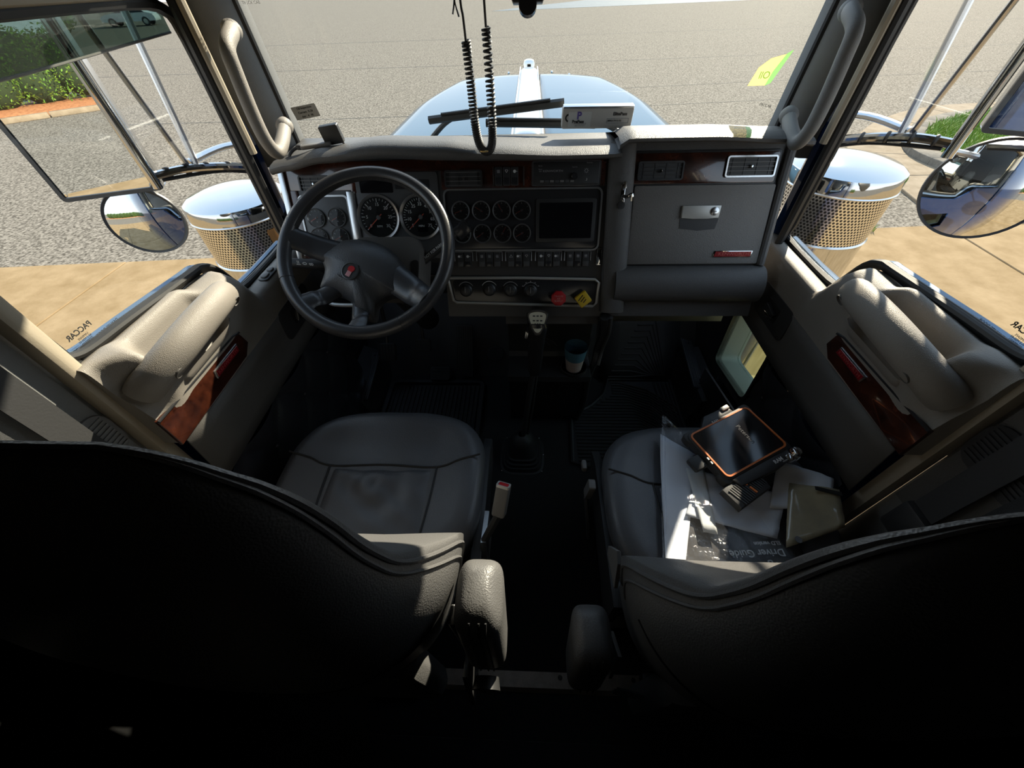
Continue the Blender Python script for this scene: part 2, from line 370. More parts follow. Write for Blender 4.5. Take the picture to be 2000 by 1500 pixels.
# raised kerb stones
kerb = struct(thing('kerb', 'raised grey kerb stones edging the grass island', 'kerb', (8, 9, GZ)))
k2 = crom([(10.4, 5.6, 0), (8.9, 6.4, 0), (7.98, 7.5, 0), (7.75, 8.5, 0), (8.2, 9.5, 0), (9.1, 10.4, 0), (10.4, 11.0, 0), (11.95, 11.3, 0), (15, 11.4, 0)], 4)
for i in range(0, nseg - 2, 2):
    P = [(inner[k].x, inner[k].y) for k in (i, i + 1, i + 2)] + [(k2[k].x, k2[k].y) for k in (i + 2, i + 1, i)]
    c = Vector((sum(p[0] for p in P) / 6, sum(p[1] for p in P) / 6)); P = [tuple(c + (Vector(p) - c) * 0.985) for p in P]
    G().prism(P, GZ, GZ + 0.15, bev=0.03).build('kerb_stone', kerb_m, kerb)
island = [(p.x, p.y) for p in k2] + [(15, 5.6)]
struct(G().prism(island, GZ, GZ + 0.13).build('island_soil', soil_m, smooth=False), 'green ground of the kerbed grass island', 'lawn')
def inside(x, y, P):
    c = False
    for (x1, y1), (x2, y2) in zip(P, P[1:] + P[:1]):
        if (y1 > y) != (y2 > y) and x < (x2 - x1) * (y - y1) / (y2 - y1) + x1: c = not c
    return c
def blades(n, x0, x1, y0, y1, ok, z, h, seed):
    rnd = random.Random(seed); gg = G(); V = []; Fc = []
    while n:
        x, y = rnd.uniform(x0, x1), rnd.uniform(y0, y1)
        if not ok(x, y): continue
        n -= 1; a = rnd.uniform(0, 2 * PI); w = rnd.uniform(.008, .016); hh = h * rnd.uniform(.6, 1.3); l = hh * rnd.uniform(.2, .9); b = rnd.uniform(0, 2 * PI)
        k = len(V); dx, dy = math.cos(a) * w, math.sin(a) * w; lx, ly = math.cos(b) * l, math.sin(b) * l
        V += [(x - dx, y - dy, z), (x + dx, y + dy, z), (x + dx * .6 + lx * .4, y + dy * .6 + ly * .4, z + hh * .65), (x - dx * .6 + lx * .4, y - dy * .6 + ly * .4, z + hh * .65), (x + lx, y + ly, z + hh)]
        Fc += [(k, k + 1, k + 2, k + 3), (k + 3, k + 2, k + 4)]
    gg.v, gg.f = V, Fc; return gg
gr = blades(16000, 7.6, 14, 5.7, 11.4, lambda x, y: inside(x, y, island), GZ + 0.12, 0.13, 3).build('grass', grass_m, smooth=False)
tag(gr, 'bright green grass filling the kerbed island by the right mirror', 'grass', kind='stuff')
gr = blades(90, 4.66, 4.86, 5.42, 5.6, lambda x, y: True, GZ + 0.01, 0.10, 5).build('weed_tuft', grass_m, smooth=False)
tag(gr, 'small tuft of weeds at the concrete edge beside the passenger window', 'weed', kind='stuff')
# hedge and mulch bed behind the truck (seen in the driver's mirror)
hed = thing('hedge', 'clipped green hedge in a mulch bed, seen in the driver-side mirror', 'hedge', (-4, -19, GZ))
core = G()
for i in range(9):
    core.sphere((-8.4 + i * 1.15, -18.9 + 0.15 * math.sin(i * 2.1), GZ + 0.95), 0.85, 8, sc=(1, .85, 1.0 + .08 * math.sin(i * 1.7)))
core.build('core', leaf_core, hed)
V = []; Fc = []; rnd = random.Random(11)
for i in range(15000):
    k = rnd.randrange(9); a = rnd.uniform(0, 2 * PI); ph = math.acos(rnd.uniform(-.75, 1)); r_ = rnd.uniform(.86, 1.1)
    c = Vector((-8.4 + k * 1.15 + r_ * math.sin(ph) * math.cos(a), -18.9 + .85 * r_ * math.sin(ph) * math.sin(a), GZ + .95 + r_ * math.cos(ph)))
    d = Vector((rnd.uniform(-1, 1), rnd.uniform(-1, 1), rnd.uniform(-.4, 1))).normalized(); t = d.orthogonal().normalized(); s_ = rnd.uniform(.03, .06)
    n0 = len(V); V += [c - t * s_ * .5, c + d * s_, c + t * s_ * .5, c - d * s_]; Fc.append((n0, n0 + 1, n0 + 2, n0 + 3))
gg = G(); gg.v = [tuple(v) for v in V]; gg.f = Fc; tag(gg.build('foliage', leaf_m, hed, smooth=False), kind='stuff')
for i in range(9):
    G().tube([(-8.4 + i * 1.15, -18.9, GZ), (-8.35 + i * 1.15, -18.88, GZ + .5)], .035, 7).build('stem', crack_m, hed)
def bed(u, v): return (-10 + 11.5 * u, -20.5 + 3.4 * v, GZ + 0.02 + 0.12 * math.sin(PI * min(1, max(0, v))) + .015 * math.sin(u * 90) * math.sin(v * 40))
tag(G().grid(bed, 60, 16).build('mulch_bed', mulch_m), 'red-brown mulch bed under the hedge behind the truck', 'mulch', kind='stuff')
for i in range(7):
    pass
bk = struct(thing('border_kerb', 'thin concrete border in front of the mulch bed', 'kerb', (-4, -17, GZ)))
for i in range(8):
    G().box((-9.3 + i * 1.45, -17.02, GZ + .07), (1.42, .14, .14), bev=.02).build('kerb_stone', walk_m, bk)
def shrub(name, label, c, r, seed):
    t = thing(name, label, 'shrub', c); rnd = random.Random(seed); V = []; Fc = []
    for i in range(700):
        a = rnd.uniform(0, 2 * PI); ph = math.acos(rnd.uniform(-.3, 1)); q = r * rnd.uniform(.55, 1.1)
        p = Vector(c) + Vector((q * math.sin(ph) * math.cos(a) * 1.5, q * math.sin(ph) * math.sin(a), .5 * r + q * math.cos(ph)))
        d = Vector((rnd.uniform(-1, 1), rnd.uniform(-1, 1), rnd.uniform(-.4, 1))).normalized(); tt = d.orthogonal().normalized(); s_ = rnd.uniform(.12, .25)
        n0 = len(V); V += [p - tt * s_ * .5, p + d * s_, p + tt * s_ * .5, p - d * s_]; Fc.append((n0, n0 + 1, n0 + 2, n0 + 3))
    gg = G(); gg.v = [tuple(v) for v in V]; gg.f = Fc; tag(gg.build('foliage', leaf_m, t, smooth=False), kind='stuff')
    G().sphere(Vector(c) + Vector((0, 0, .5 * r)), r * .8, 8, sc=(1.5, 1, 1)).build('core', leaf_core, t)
shrub('shrub', 'dark shrub seen through the tinted shade, nearest the left picture edge', (-36.5, 36, GZ), 1.5, 1)
shrub('shrub', 'dark shrub beyond the tinted shade, between another shrub and the white car', (-42, 44.5, GZ), 1.3, 2)

# white car parked far across the yard
def car(loc, rz):
    M = Matrix.Translation(loc) @ Matrix.Rotation(rz, 4, 'Z')
    t = thing('parked_car', 'white sedan parked far off, seen through the tinted shade', 'car', loc)
    side = [(-2.3, .35), (-2.32, .62), (-2.2, .85), (-1.75, .95), (-1.0, 1.40), (-.3, 1.47), (.35, 1.42), (1.05, .98), (1.9, .85), (2.25, .68), (2.3, .35)]
    def body(u, v):
        p = lerp_keys([(i / 10, q) for i, q in enumerate(side)], v) if False else side[int(round(v * 10))]
        a = (u - .5) * 2; w = .88 if p[1] < 1.0 else .88 - .28 * (p[1] - 1.0) / .47
        return (p[0], a * w, p[1] if abs(a) < .9 else p[1] - .05)
    gb = G(M).grid(body, 6, 10)
    for sy in (-1, 1):
        gb.prism([(p[0], p[1]) for p in side if p[1] <= 1.0], -.02, .02, Matrix.Translation((0, sy * .87, 0)) @ Matrix.Rotation(PI / 2, 4, 'X'))
    gb.build('body', car_white, t)
    for sy in (-1, 1):
        for P in ([(-1.6, .98), (-1.0, 1.35), (-.35, 1.40), (-.35, .98)], [(-.27, .98), (-.27, 1.40), (.32, 1.37), (.92, .98)]):
            G(M).poly([(p[0], sy * (.885 - .55 * (p[1] - .98)), p[1]) for p in P]).build('side_window', screen_m, t, smooth=False)
        for x in (-1.42, 1.42):
            w = G(M).lathe([(.0, -.1), (.28, -.1), (.33, -.06), (.33, .06), (.28, .1), (0, .1)], 20, Matrix.Translation((x, sy * .83, .33)) @ Matrix.Rotation(PI / 2, 4, 'X')).build('wheel', rubber, t)
            G(M).lathe([(0, -.115), (.19, -.11), (.2, -.09)], 16, Matrix.Translation((x, sy * .83, .33)) @ Matrix.Rotation(PI / 2 if sy > 0 else -PI / 2, 4, 'X')).build('hub_cap', alu, w)
    G(M).poly([(1.0, -.7, 1.0), (1.0, .7, 1.0), (.36, .58, 1.43), (.36, -.58, 1.43)]).build('windscreen', screen_m, t, smooth=False)
    G(M).box((2.31, .6, .66), (.03, .4, .14)).build('head_lamp', chrome_soft, t); G(M).box((2.31, -.6, .66), (.03, .4, .14)).build('head_lamp', chrome_soft, t)
car((-39.5, 51.0, GZ), R(200))

# ================================================================== CAB SHELL
CW = 0.82
struct(G().grid(lambda u, v: (-.86 + 1.72 * u, -1.0 + 2.42 * v, 0), 4, 4).build('floor', carpet, thick=.02, smooth=False), 'black carpeted cab floor', 'floor')
struct(G().prism([(-1.0, 1.78), (1.0, 1.78), (1.34, 1.70), (1.34, 1.74), (1.02, 1.83), (-1.04, 1.83)], -.88, .88, frame((0, 0, 0), (0, 1, 0), (0, 0, 1))).build('ceiling', vinyl_grey, smooth=False), 'grey padded cab ceiling', 'ceiling')
struct(G().box((0, -1.02, .9), (1.76, .04, 1.84)).build('wall_rear', vinyl_dark, smooth=False), 'dark rear wall of the sleeper', 'wall')
# firewall with sloping toe board, lower cab front
fw = struct(G().prism([(1.36, 0), (1.62, .34), (1.62, 1.0), (1.66, 1.0), (1.66, .32), (1.40, -.02)], -.86, .86, frame((0, 0, 0), (0, 1, 0), (0, 0, 1))).build('wall_front', rubber, smooth=False), 'black sloping toe board below the dashboard', 'wall')
struct(G().box((0, 1.29, 1.69), (1.74, .07, .12), bev=.02).build('trim_1', vinyl_tan), 'tan header rail above the windscreen', 'trim')
for sx, nm in ((-1, 'left'), (1, 'right')):
    side = 'driver' if sx < 0 else 'passenger'
    w = struct(thing('wall_' + nm, 'grey sleeper side panel behind the %s door' % side, 'wall', (sx * .83, -.3, 0)))
    G().box((sx * .845, -.29, .9), (.05, 1.46, 1.84), bev=.01).build('panel', vinyl_grey, w)
    G().box((sx * .815, -.32, .88), (.014, 1.28, 1.76), bev=.004).build('darkening_sheet', seal, w)  # black sheet added so the sleeper wall stays dark in the sun
    # B-pillar trim plate and moulded lower panel
    G().prism([(.20, .62), (.425, .62), (.425, 1.72), (.20, 1.72)], 0, .012, frame((sx * .822, 0, 0), (0, 1, 0), (0, 0, 1)) if sx < 0 else frame((sx * .808, 0, 0), (0, 1, 0), (0, 0, 1)), bev=.004).build('pillar_cover', vinyl_grey if sx < 0 else vinyl_dark, w)
    G().tube([(sx * .806, .205, .64), (sx * .806, .205, 1.70)], .005, 6).build('seam', stitch, w)
    # outer skin
    G().box((sx * .885, -.29, .45), (.02, 1.46, 2.9), bev=.005).build('outer_skin', blue_paint, w)
    tr = struct(G().prism(rrect(.03, 1.5, .012), 0, .03, frame((sx * .80 - .015, .447, 1.02), (0, 1, 0), (0, 0, 1)), bev=.008).build('trim_2' if sx < 0 else 'trim_3', vinyl_tan), 'tan upright trim at the rear edge of the %s doorway' % side, 'trim')
    # speaker grille low on the pillar
    sp = G().prism(rrect(.13, .10, .03), 0, .006, frame((-.8105 if sx < 0 else .8015, .362, .835), (0, 1, 0), (0, 0, 1)), bev=.003).build('speaker_grille', plastic_grey if sx < 0 else plastic, w)
    for i in range(9):
        G().box((-.8035 if sx < 0 else .8005, .362, .800 + i * .0087), (.003, .11, .004)).build('grille_slat', vinyl_grey if sx < 0 else rubber, sp)
# header rail over doors
for sx, nm in ((-1, 4), (1, 5)):
    struct(G().box((sx * .825, .82, 1.585 if sx < 0 else 1.62), (.07, .82, .37), bev=.02).build('trim_%d' % nm, vinyl_tan), 'tan trim above the %s window' % ('driver' if sx < 0 else 'passenger'), 'trim')
    # A pillar: interior trim, seal and blue outer post
    top, bot = Vector((sx * .70, 1.24, 1.66)), Vector((sx * .70, 1.325, 1.04))
    ap = struct(thing('trim_%d' % (nm + 2), 'grey windscreen pillar trim on the %s side' % ('driver' if sx < 0 else 'passenger'), 'trim', (sx * .74, 1.25, 1.02)))
    sec = [(0, .0), (.008, -.03), (.03, -.06), (.065, -.085), (.10, -.09), (.115, -.05), (.12, .03), (.05, .045), (.0, .03)]
    def pil(u, v, sec=sec, top=top, bot=bot, sx=sx):
        q = sec[int(round(u * 9)) % 9]; c = bot.lerp(top, v); return (c.x + sx * q[0], c.y + q[1], c.z)
    G().grid(pil, 9, 6, cu=True).build('pillar_pad', vinyl_grey, ap)
    G().tube([(sx * .805, 1.215, 1.66), (sx * .805, 1.235, .80)], .022, 8).build('outer_post', blue_paint, ap)
    for k, (dx, dy) in enumerate(((.785, 1.165), (.795, 1.185), (.772, 1.15))):
        G().tube([(sx * dx, dy - .012, 1.66), (sx * dx, dy + .005, .82)], .0105, 8).build('rubber_seal', seal, ap)
    G().tube([(sx * .757, 1.14, 1.66), (sx * .757, 1.155, 1.10)], .011, 8, flat=.8).build('tan_edge', vinyl_tan, ap)
# lower side walls below and ahead of the doors (kick panels)
for sx, nm in ((-1, 8), (1, 9)):
    struct(G().box((sx * .845, 1.40, .29), (.04, .42, .98)).build('trim_%d' % nm, rubber, smooth=False), 'black kick panel ahead of the %s door' % ('driver' if sx < 0 else 'passenger'), 'trim')
# windscreen
def ws(u, v):
    x = -.705 + 1.41 * u; return (x, 1.335 - .085 * v - .02 * (2 * u - 1) ** 2, 1.03 + .62 * v)
win = struct(G().grid(ws, 10, 6).build('window_1', glass_wind, thick=.004), 'clear flat windscreen above the dashboard', 'windscreen')
G().tube([ws(u / 20, 0) for u in range(21)], .012, 8).build('gasket', seal, win)
for u in (0, 1): G().tube([ws(u, v / 8) for v in range(9)], .009, 8).build('gasket', seal, win)
# stickers and print on the windscreen, facing in
def wsm(x, z, dy=-.006): 
    u = (x + .705) / 1.41; v = (z - 1.03) / .62; p = Vector(ws(u, v)); return frame((p.x, p.y + dy, p.z), (1, 0, 0), (0, -.085, .62))
def sheet(poly, m, material, name, label=None, cat=None, th=.0008, parent=None):
    o = G().prism(poly, 0, th, m).build(name, material, parent, smooth=False)
    if label: tag(o, label, cat)
    return o
t = thing('inspection_sticker', 'green and yellow translucent sticker at the right of the windscreen', 'sticker', wsm(.61, 1.235).translation)
sheet([(-.045, -.035), (.0, -.035), (.006, -.005), (.022, .03), (-.012, .022), (-.034, .004)], wsm(.62, 1.235), sticker_yellow, 'yellow_field', parent=t)
sheet([(.0, -.035), (.012, -.03), (.035, .038), (.022, .03), (.006, -.005)], wsm(.62, 1.235), sticker_green, 'green_field', parent=t)
text('llO', .022, wsm(.608, 1.222, -.008), sticker_green, t)
t = sheet(rrect(.075, .032, .002), wsm(-.64, 1.165) @ Matrix.Rotation(R(8), 4, 'Z'), sticker_grey, 'paper_slip', 'grey handwritten paper slip at the left foot of the windscreen', 'sticker')
for k, s_ in enumerate(('Oil Inspection', 'Current  9-24', '  due   4   M')): text(s_, .008, wsm(-.64, 1.175 - .010 * k, -.008) @ Matrix.Rotation(R(8), 4, 'Z'), black_ink, t)
text('GLASS VEHICLE\nSAFETY PLATE\nLAMINATED\nTRUCK CAB', .008, wsm(-.665, 1.40, -.004), dim_ink, win)
text('PACCAR', .009, wsm(.645, 1.155, -.004) @ Matrix.Rotation(R(-12), 4, 'Z'), black_ink, win)
# black folded curtains added behind the door pillars to block stray sun
for sx in (-1, 1):
    t = thing('sun_block_curtain', 'black folded curtain added behind the %s door pillar to block sun' % ('driver' if sx < 0 else 'passenger'), 'curtain', (sx * .75, .24, .02), 'added sun-blocking curtains')
    xin = .695 if sx < 0 else .745
    P = [(sx * .795, .135 + .0) ] + [(sx * (.755 + .025 * (k % 2)) if k not in (2, 3, 4, 5) else sx * (xin + .012 * (k % 2)), .14 + .022 * k) for k in range(8)] + [(sx * .795, .315)]
    Q = [(p.x, p.y) for p in crom([(a, b, 0) for a, b in P], 4)]
    G().prism(Q, .03, 1.72).build('folds', carpet, t, ang=60)
    G().prism(rrect(.12, .03, .01, cx=sx * .755, cy=.23), 1.72, 1.75).build('added_curtain_rail', plastic, t)

# ================================================================== TRUCK OUTSIDE
# bonnet
hood = thing('truck_bonnet', 'blue truck bonnet with a bright raised centre spear', 'bonnet', (0, 2.3, .6))
def hood_fn(side):
    def fn(u, v):
        y = 1.50 + 1.72 * v; z = 1.02 - .035 * v - .055 * max(0, (v - .86) / .14) ** 2
        w = .535 - .02 * v - .15 * max(0, (v - .45) / .55) ** 1.6; a = u
        x = .056 + (w - .056) * min(1, a / .8); drop = .02 * min(1, a / .8) ** 2
        if a > .8:
            q = (a - .8) / .2; x = w + .12 * math.sin(q * PI / 2); drop += .26 * (1 - math.cos(q * PI / 2))
        return (side * x, y, z - drop)
    return fn
for s_ in (-1, 1): G().grid(hood_fn(s_), 20, 24).build('bonnet_panel', hood_paint, hood, thick=.006)
def spear(u, v):
    a = (u - .5) * 2; y = 1.50 + 1.80 * v; return (-.008 + a * .052, y, 1.022 - .03 * v + .016 * (1 - abs(a) ** 3) - .06 * max(0, (v - .9) / .1) ** 2)
G().grid(spear, 8, 20).build('centre_spear', mat('spear_paint', (.55, .58, .60), .16, .7), hood, thick=.004)
for s_ in (-1, 1): G().tube([(-.008 + s_ * .056, 1.5 + 1.78 * k / 10, 1.022 - .03 * k / 10) for k in range(11)], .004, 6).build('spear_moulding', chrome, hood)
G().prism(rrect(.075, .10, .03), 0, .05, frame((-.008, 3.24, .985), (1, 0, 0), (0, 1, 0)), bev=.02).build('ornament_base', chrome, hood)
for s_ in (-1, 1):
    for k in range(3): G().sphere((s_ * (.14 + .11 * k), 3.19 - .04 * k, .975 - .01 * k), .008, 6).build('rivet', chrome, hood)
G().box((0, 1.42, .97), (1.5, .18, .05), bev=.02).build('cowl', hood_paint, hood)
# wipers
def wiper(a, b, pivot, mid, label):
    t = thing('wiper', label, 'wiper', pivot, 'windscreen wipers')
    a, b = Vector(a), Vector(b)
    G().tube([a, b], .0085, 6, flat=1.3).build('blade', rubber, t)
    G().tube([a.lerp(b, .1) + Vector((0, -.004, .012)), a.lerp(b, .9) + Vector((0, -.004, .012))], .004, 6).build('carrier', plastic, t)
    c = Vector(mid)
    G().tube(crom([pivot, Vector(pivot).lerp(c, .5) + Vector((0, 0, .015)), c], 6), (.009, .006), 8).build('arm', plastic, t)
    G().sphere(pivot, .016, 8).build('pivot_cap', plastic, t)
wiper((-.31, 1.385, 1.118), (.10, 1.37, 1.158), (-.34, 1.43, 1.04), (-.19, 1.38, 1.14), 'long black wiper slanting across the left of the bonnet view')
wiper((-.135, 1.385, 1.108), (.20, 1.385, 1.098), (.33, 1.43, 1.04), (.15, 1.385, 1.11), 'black wiper lying level behind the white toll box')

# perforated chrome material for the air cleaner screens
def perf_mat():
    m = bpy.data.materials.new('perforated_chrome'); m.use_nodes = True; nt = m.node_tree; b = nt.nodes['Principled BSDF']
    b.inputs['Metallic'].default_value = 1; b.inputs['Roughness'].default_value = .16
    tc = _node(nt, 'ShaderNodeTexCoord'); sp = _node(nt, 'ShaderNodeSeparateXYZ'); nt.links.new(tc.outputs['Object'], sp.inputs[0])
    def M(op, a, b_=None):
        n = _node(nt, 'ShaderNodeMath', operation=op)
        for i, q in enumerate((a, b_)):
            if q is None: continue
            if isinstance(q, (int, float)): n.inputs[i].default_value = q
            else: nt.links.new(q, n.inputs[i])
        return n.outputs[0]
    ang = M('ARCTAN2', sp.outputs[1], sp.outputs[0]); u = M('MULTIPLY', ang, .19 / .0125); v = M('MULTIPLY', sp.outputs[2], 1 / .0108)
    def dots(ou, ov):
        fu = M('SUBTRACT', M('FRACT', M('ADD', u, ou)), .5); fv = M('SUBTRACT', M('FRACT', M('ADD', M('MULTIPLY', v, .5), ov)), .5)
        fv = M('MULTIPLY', fv, 1.728)
        return M('SQRT', M('ADD', M('MULTIPLY', fu, fu), M('MULTIPLY', fv, fv)))
    d = M('MINIMUM', dots(0, 0), dots(.5, .5)); s_ = M('LESS_THAN', d, .33)
    mx = _node(nt, 'ShaderNodeMix', data_type='RGBA'); nt.links.new(s_, mx.inputs['Factor']); mx.inputs['A'].default_value = (.82, .80, .76, 1); mx.inputs['B'].default_value = (.02, .018, .015, 1)
    nt.links.new(mx.outputs['Result'], b.inputs['Base Color'])
    nt.links.new(M('SUBTRACT', 1.0, s_), b.inputs['Metallic']); return m
perf = perf_mat()
for sx in (-1, 1):
    side = 'driver' if sx < 0 else 'passenger'
    c = (-1.215, 1.60, -.10) if sx < 0 else (1.175, 1.60, -.02)
    t = thing('air_cleaner', 'chrome drum air cleaner with perforated band outside the %s window' % side, 'air cleaner', c, 'chrome air cleaners')
    T = Matrix.Translation(c)
    G(T).lathe([(0, .955), (.10, .95), (.165, .938), (.186, .925), (.190, .915), (.190, .868)], 64).build('lid', chrome, t)
    G(T).lathe([(.190, .874), (.193, .870), (.190, .866)], 64).build('lid_band', chrome_soft, t)
    o = G().lathe([(.186, -.09), (.186, .09)], 64).build('perforated_screen', perf); o.location = (c[0], c[1], c[2] + .785); o.parent = t; o.matrix_parent_inverse = Matrix.Translation([-q for q in c])
    G(T).lathe([(.0, 0), (.187, .0), (.187, .695), (.183, .70)], 64).build('body', chrome, t)
    G(T).lathe([(.1875, .685), (.191, .69), (.1875, .695)], 64).build('body_band', chrome_soft, t)
    for z_ in (.15, .40): G(T).box((-sx * .20, 0, z_), (.08, .06, .04), bev=.008).build('mount_bracket', steel_dark, t)
    if sx < 0:
        st = G(T).lathe([(.1892, .56), (.1892, .70)], 10, a0=R(-50), a1=R(-26)).build('warning_label', sticker_grey, t)
        for k in range(6): G(T).lathe([(.1898, .575 + k * .018), (.1898, .582 + k * .018)], 8, a0=R(-48), a1=R(-32)).build('print_line', dim_ink if k < 4 else cup_blue, st)
        G(T).lathe([(.1892, .74), (.1892, .83)], 8, a0=R(-38), a1=R(-14)).build('orange_label', label_orange, t)
# mirrors on tubular arms
def arm_mirror(sx):
    side = 'driver' if sx < 0 else 'passenger'
    t = thing('mirror_bracket', 'bright tubular mirror arms outside the %s window' % side, 'mirror arm', (sx * .87, 1.30, 1.0), 'mirror arms')
    P = lambda x, y, z: (sx * x, y, z + (.045 if sx > 0 else 0))
    G().tube(crom([P(.86, 1.36, 1.0), P(.93, 1.27, 1.035), P(1.0, 1.19, 1.055), P(1.05, 1.12, 1.058)], 6), .011, 10).build('lower_arm', chrome, t)
    G().tube(crom([P(.86, 1.42, 1.065), P(.95, 1.32, 1.075), P(1.0, 1.21, 1.065)], 5), .013, 10, flat=.7).build('upper_arm', chrome_soft, t)
    G().tube([P(.985, 1.215, 1.06), P(.985, 1.30, 1.62)], .009, 8).build('stay_rod', chrome_soft, t)
    G().tube([P(1.0, 1.20, 1.06), P(.93, 1.02, 1.62)], .007, 8).build('stay_rod', chrome_soft, t)
    G().tube([P(1.052, 1.115, 1.03), P(1.052, 1.115, 1.66)], .013, 12).build('mirror_post', chrome, t)
    for k in range(5):
        q = crom([P(.86, 1.36, 1.0), P(.93, 1.27, 1.035), P(1.0, 1.19, 1.055), P(1.05, 1.12, 1.058)], 6)[3 + 3 * k]
        G().lathe([(.0125, -.004), (.0145, 0), (.0125, .004)], 12, frame(q, (0, 0, 1), (.6, .6, 0))).build('cable_tie', rubber, t)
    G().tube(crom([P(.86, 1.35, .985), P(.95, 1.26, 1.025), P(1.04, 1.13, 1.045)], 6), .005, 6).build('cable', plastic, t)
    # flat mirror
    n = Vector((.36, -.93, -.0)).normalized() if sx < 0 else Vector((-.52, -.85, 0)).normalized()
    xa = Vector((-n.y, n.x, 0)); xa = xa if xa.x > 0 else -xa
    if sx < 0: M = frame((-1.175, 1.10, 1.245), (1, .387, 0), (0, 0, 1))
    else: M = frame((1.165, 1.05, 1.36), (1, -.60, 0), (0, 0, 1))
    t2 = thing('flat_mirror', 'tall flat door mirror in a bright frame outside the %s window' % side, 'mirror', (M.translation.x, M.translation.y, 1.0), 'flat door mirrors')
    W, Hh = (.232, .44) if sx < 0 else (.2, .44)
    G(M).prism(rrect(W, Hh, .006, 2), 0.002, .006).build('mirror_glass', mirror_m, t2, smooth=False)
    G(M).prism(rrect(W + .012, Hh + .012, .01, 3), -.03, .0, bev=.004).build('housing', chrome_soft, t2)
    ringprism(G(M), rrect(W + .014, Hh + .014, .01, 3), rrect(W - .006, Hh - .006, .004, 3), 0, .010).build('rim', steel_dark, t2)
    # rod with link chain pattern along the inner edge
    ch = G(M)
    for k in range(22 if sx < 0 else 0): ch.lathe([(.0032, -.0015), (.0052, 0), (.0032, .0015)], 10, Matrix.Translation((W / 2 - .012 if sx < 0 else -W / 2 + .012, -Hh / 2 + .02 + k * .0187, .012)) @ Matrix.Diagonal((1, 1.7, 1, 1)))
    if sx < 0: tag(ch.build('beaded_strip', steel_dark, t2), kind='stuff')
    # convex mirror below
    if sx < 0: C0 = Vector((-1.152, 1.10, .935)); nn = Vector((.46, -.88, .02)); rr = .092
    else: C0 = Vector((1.20, 1.10, .99)); nn = Vector((-.66, -.74, .02)); rr = .120
    nn.normalize(); Mc = frame(C0, Vector((0, 0, 1)).cross(nn), nn.cross(Vector((0, 0, 1)).cross(nn)))
    t3 = thing('convex_mirror', 'round convex mirror in a dark rim outside the %s window' % side, 'mirror', C0, 'round convex mirrors')
    Rs = .30
    G(Mc).lathe([(rr * k / 12, math.sqrt(Rs ** 2 - (rr * k / 12) ** 2) - Rs) for k in range(13)], 48).build('mirror_glass', mirror_m, t3, ang=80)
    e = math.sqrt(Rs ** 2 - rr ** 2) - Rs
    G(Mc).lathe([(rr - .003, e + .001), (rr + .004, e + .003), (rr + .006, e - .004), (rr + .002, e - .012), (rr * .6, e - .035), (.02, e - .05), (0, e - .05)], 48).build('back_shell', steel_dark, t3)
    q = Mc @ Vector((0, 0, e - .045)); G().tube(crom([q, (q.x, q.y + .03, q.z + .05), P(1.052, 1.115, 1.045)], 5), .007, 8).build('stem', chrome_soft, t3)
for sx in (-1, 1): arm_mirror(sx)

# ================================================================== DASHBOARD
DM = frame((0, 1.15, 1.0), (1, 0, 0), (0, .4, 1.0))      # local x right, y up the sloping face, z towards the driver
def dT(u, v, n=0.0): return DM @ Matrix.Translation((u, v, n))
dash = thing('dashboard', 'black truck dashboard with wood veneer, gauges, switches and glove box', 'dashboard', (0, 1.2, .6))
# padded tops
drv = [(-.70, (1.085, 1.060)), (-.66, (1.093, 1.068)), (-.55, (1.113, 1.086)), (-.39, (1.130, 1.096)), (-.227, (1.125, 1.089)), (-.12, (1.115, 1.086)), (.085, (1.106, 1.084)), (.21, (1.106, 1.086)), (.236, (1.108, 1.088))]
pas = [(.226, (1.128, 1.108)), (.25, (1.141, 1.122)), (.45, (1.141, 1.122)), (.63, (1.134, 1.114)), (.70, (1.128, 1.108))]
def pad(keys, x0, x1, yl):
    def fn(u, v):
        x = x0 + (x1 - x0) * u; zt, zl = lerp_keys(keys, x); h = zt - zl
        prof = [(1.18, zl + .004), (yl + .02, zl), (yl + .006, zl + .001), (yl, zl + h * .3), (yl + .001, zl + h * .65), (yl + .012, zt - .003), (yl + .04, zt + .001), (1.20, zt - .004), (1.34, 1.088), (1.36, 1.03), (1.20, 1.03)]
        p = prof[int(round(v * 10))]; return (x, p[0], p[1])
    return fn
G().grid(pad(drv, -.70, .236, 1.10), 48, 10).build('top_pad', dash_pad, dash, ang=50)
G().grid(pad(pas, .226, .70, 1.095), 24, 10).build('top_pad', dash_pad, dash, ang=50)
# shells behind the faces
G().prism([(-.715, -.20), (-.26, -.20), (-.26, -.37), (.24, -.37), (.24, .10), (-.715, .08)], -.13, 0, DM).build('shell', plastic, dash, smooth=False)
G().prism([(.235, -.37), (.70, -.37), (.70, .115), (.235, .115)], -.13, -.004, DM).build('shell', dash_pad, dash, smooth=False)
G().prism([(-.718, -.19), (-.70, -.19), (-.70, .07), (-.718, .07)], -.12, .012, DM, bev=.004).build('end_strip', chrome_soft, dash)
# wood veneer across the upper face
wd = G().prism([(-.70, .003), (-.515, .003), (-.515, -.005), (-.50, -.005), (-.50, .048), (-.25, .048), (-.25, .0), (.212, .006), (.212, .085), (-.70, .072)], 0, .004, DM, bev=.0015).build('wood_veneer', wood, dash)
G().prism([(-.70, -.185), (-.675, -.185), (-.675, .003), (-.70, .003)], 0, .004, DM, bev=.0015).build('wood_veneer', wood, dash)
G().prism([(-.53, -.185), (-.505, -.185), (-.505, .0), (-.53, .0)], 0, .008, DM, bev=.003).build('divider', chrome_soft, dash)
# column pad between radio stack and glove box
def colpad(u, v):
    a = PI * u; y = .108 - .46 * v; w = .036 + .002 * v
    return (.252 + .012 * v - w * math.cos(a), y, -.004 + .034 * math.sin(a) ** .6)
G(DM).grid(colpad, 14, 20).build('column_pad', dash_pad, dash, ang=60)
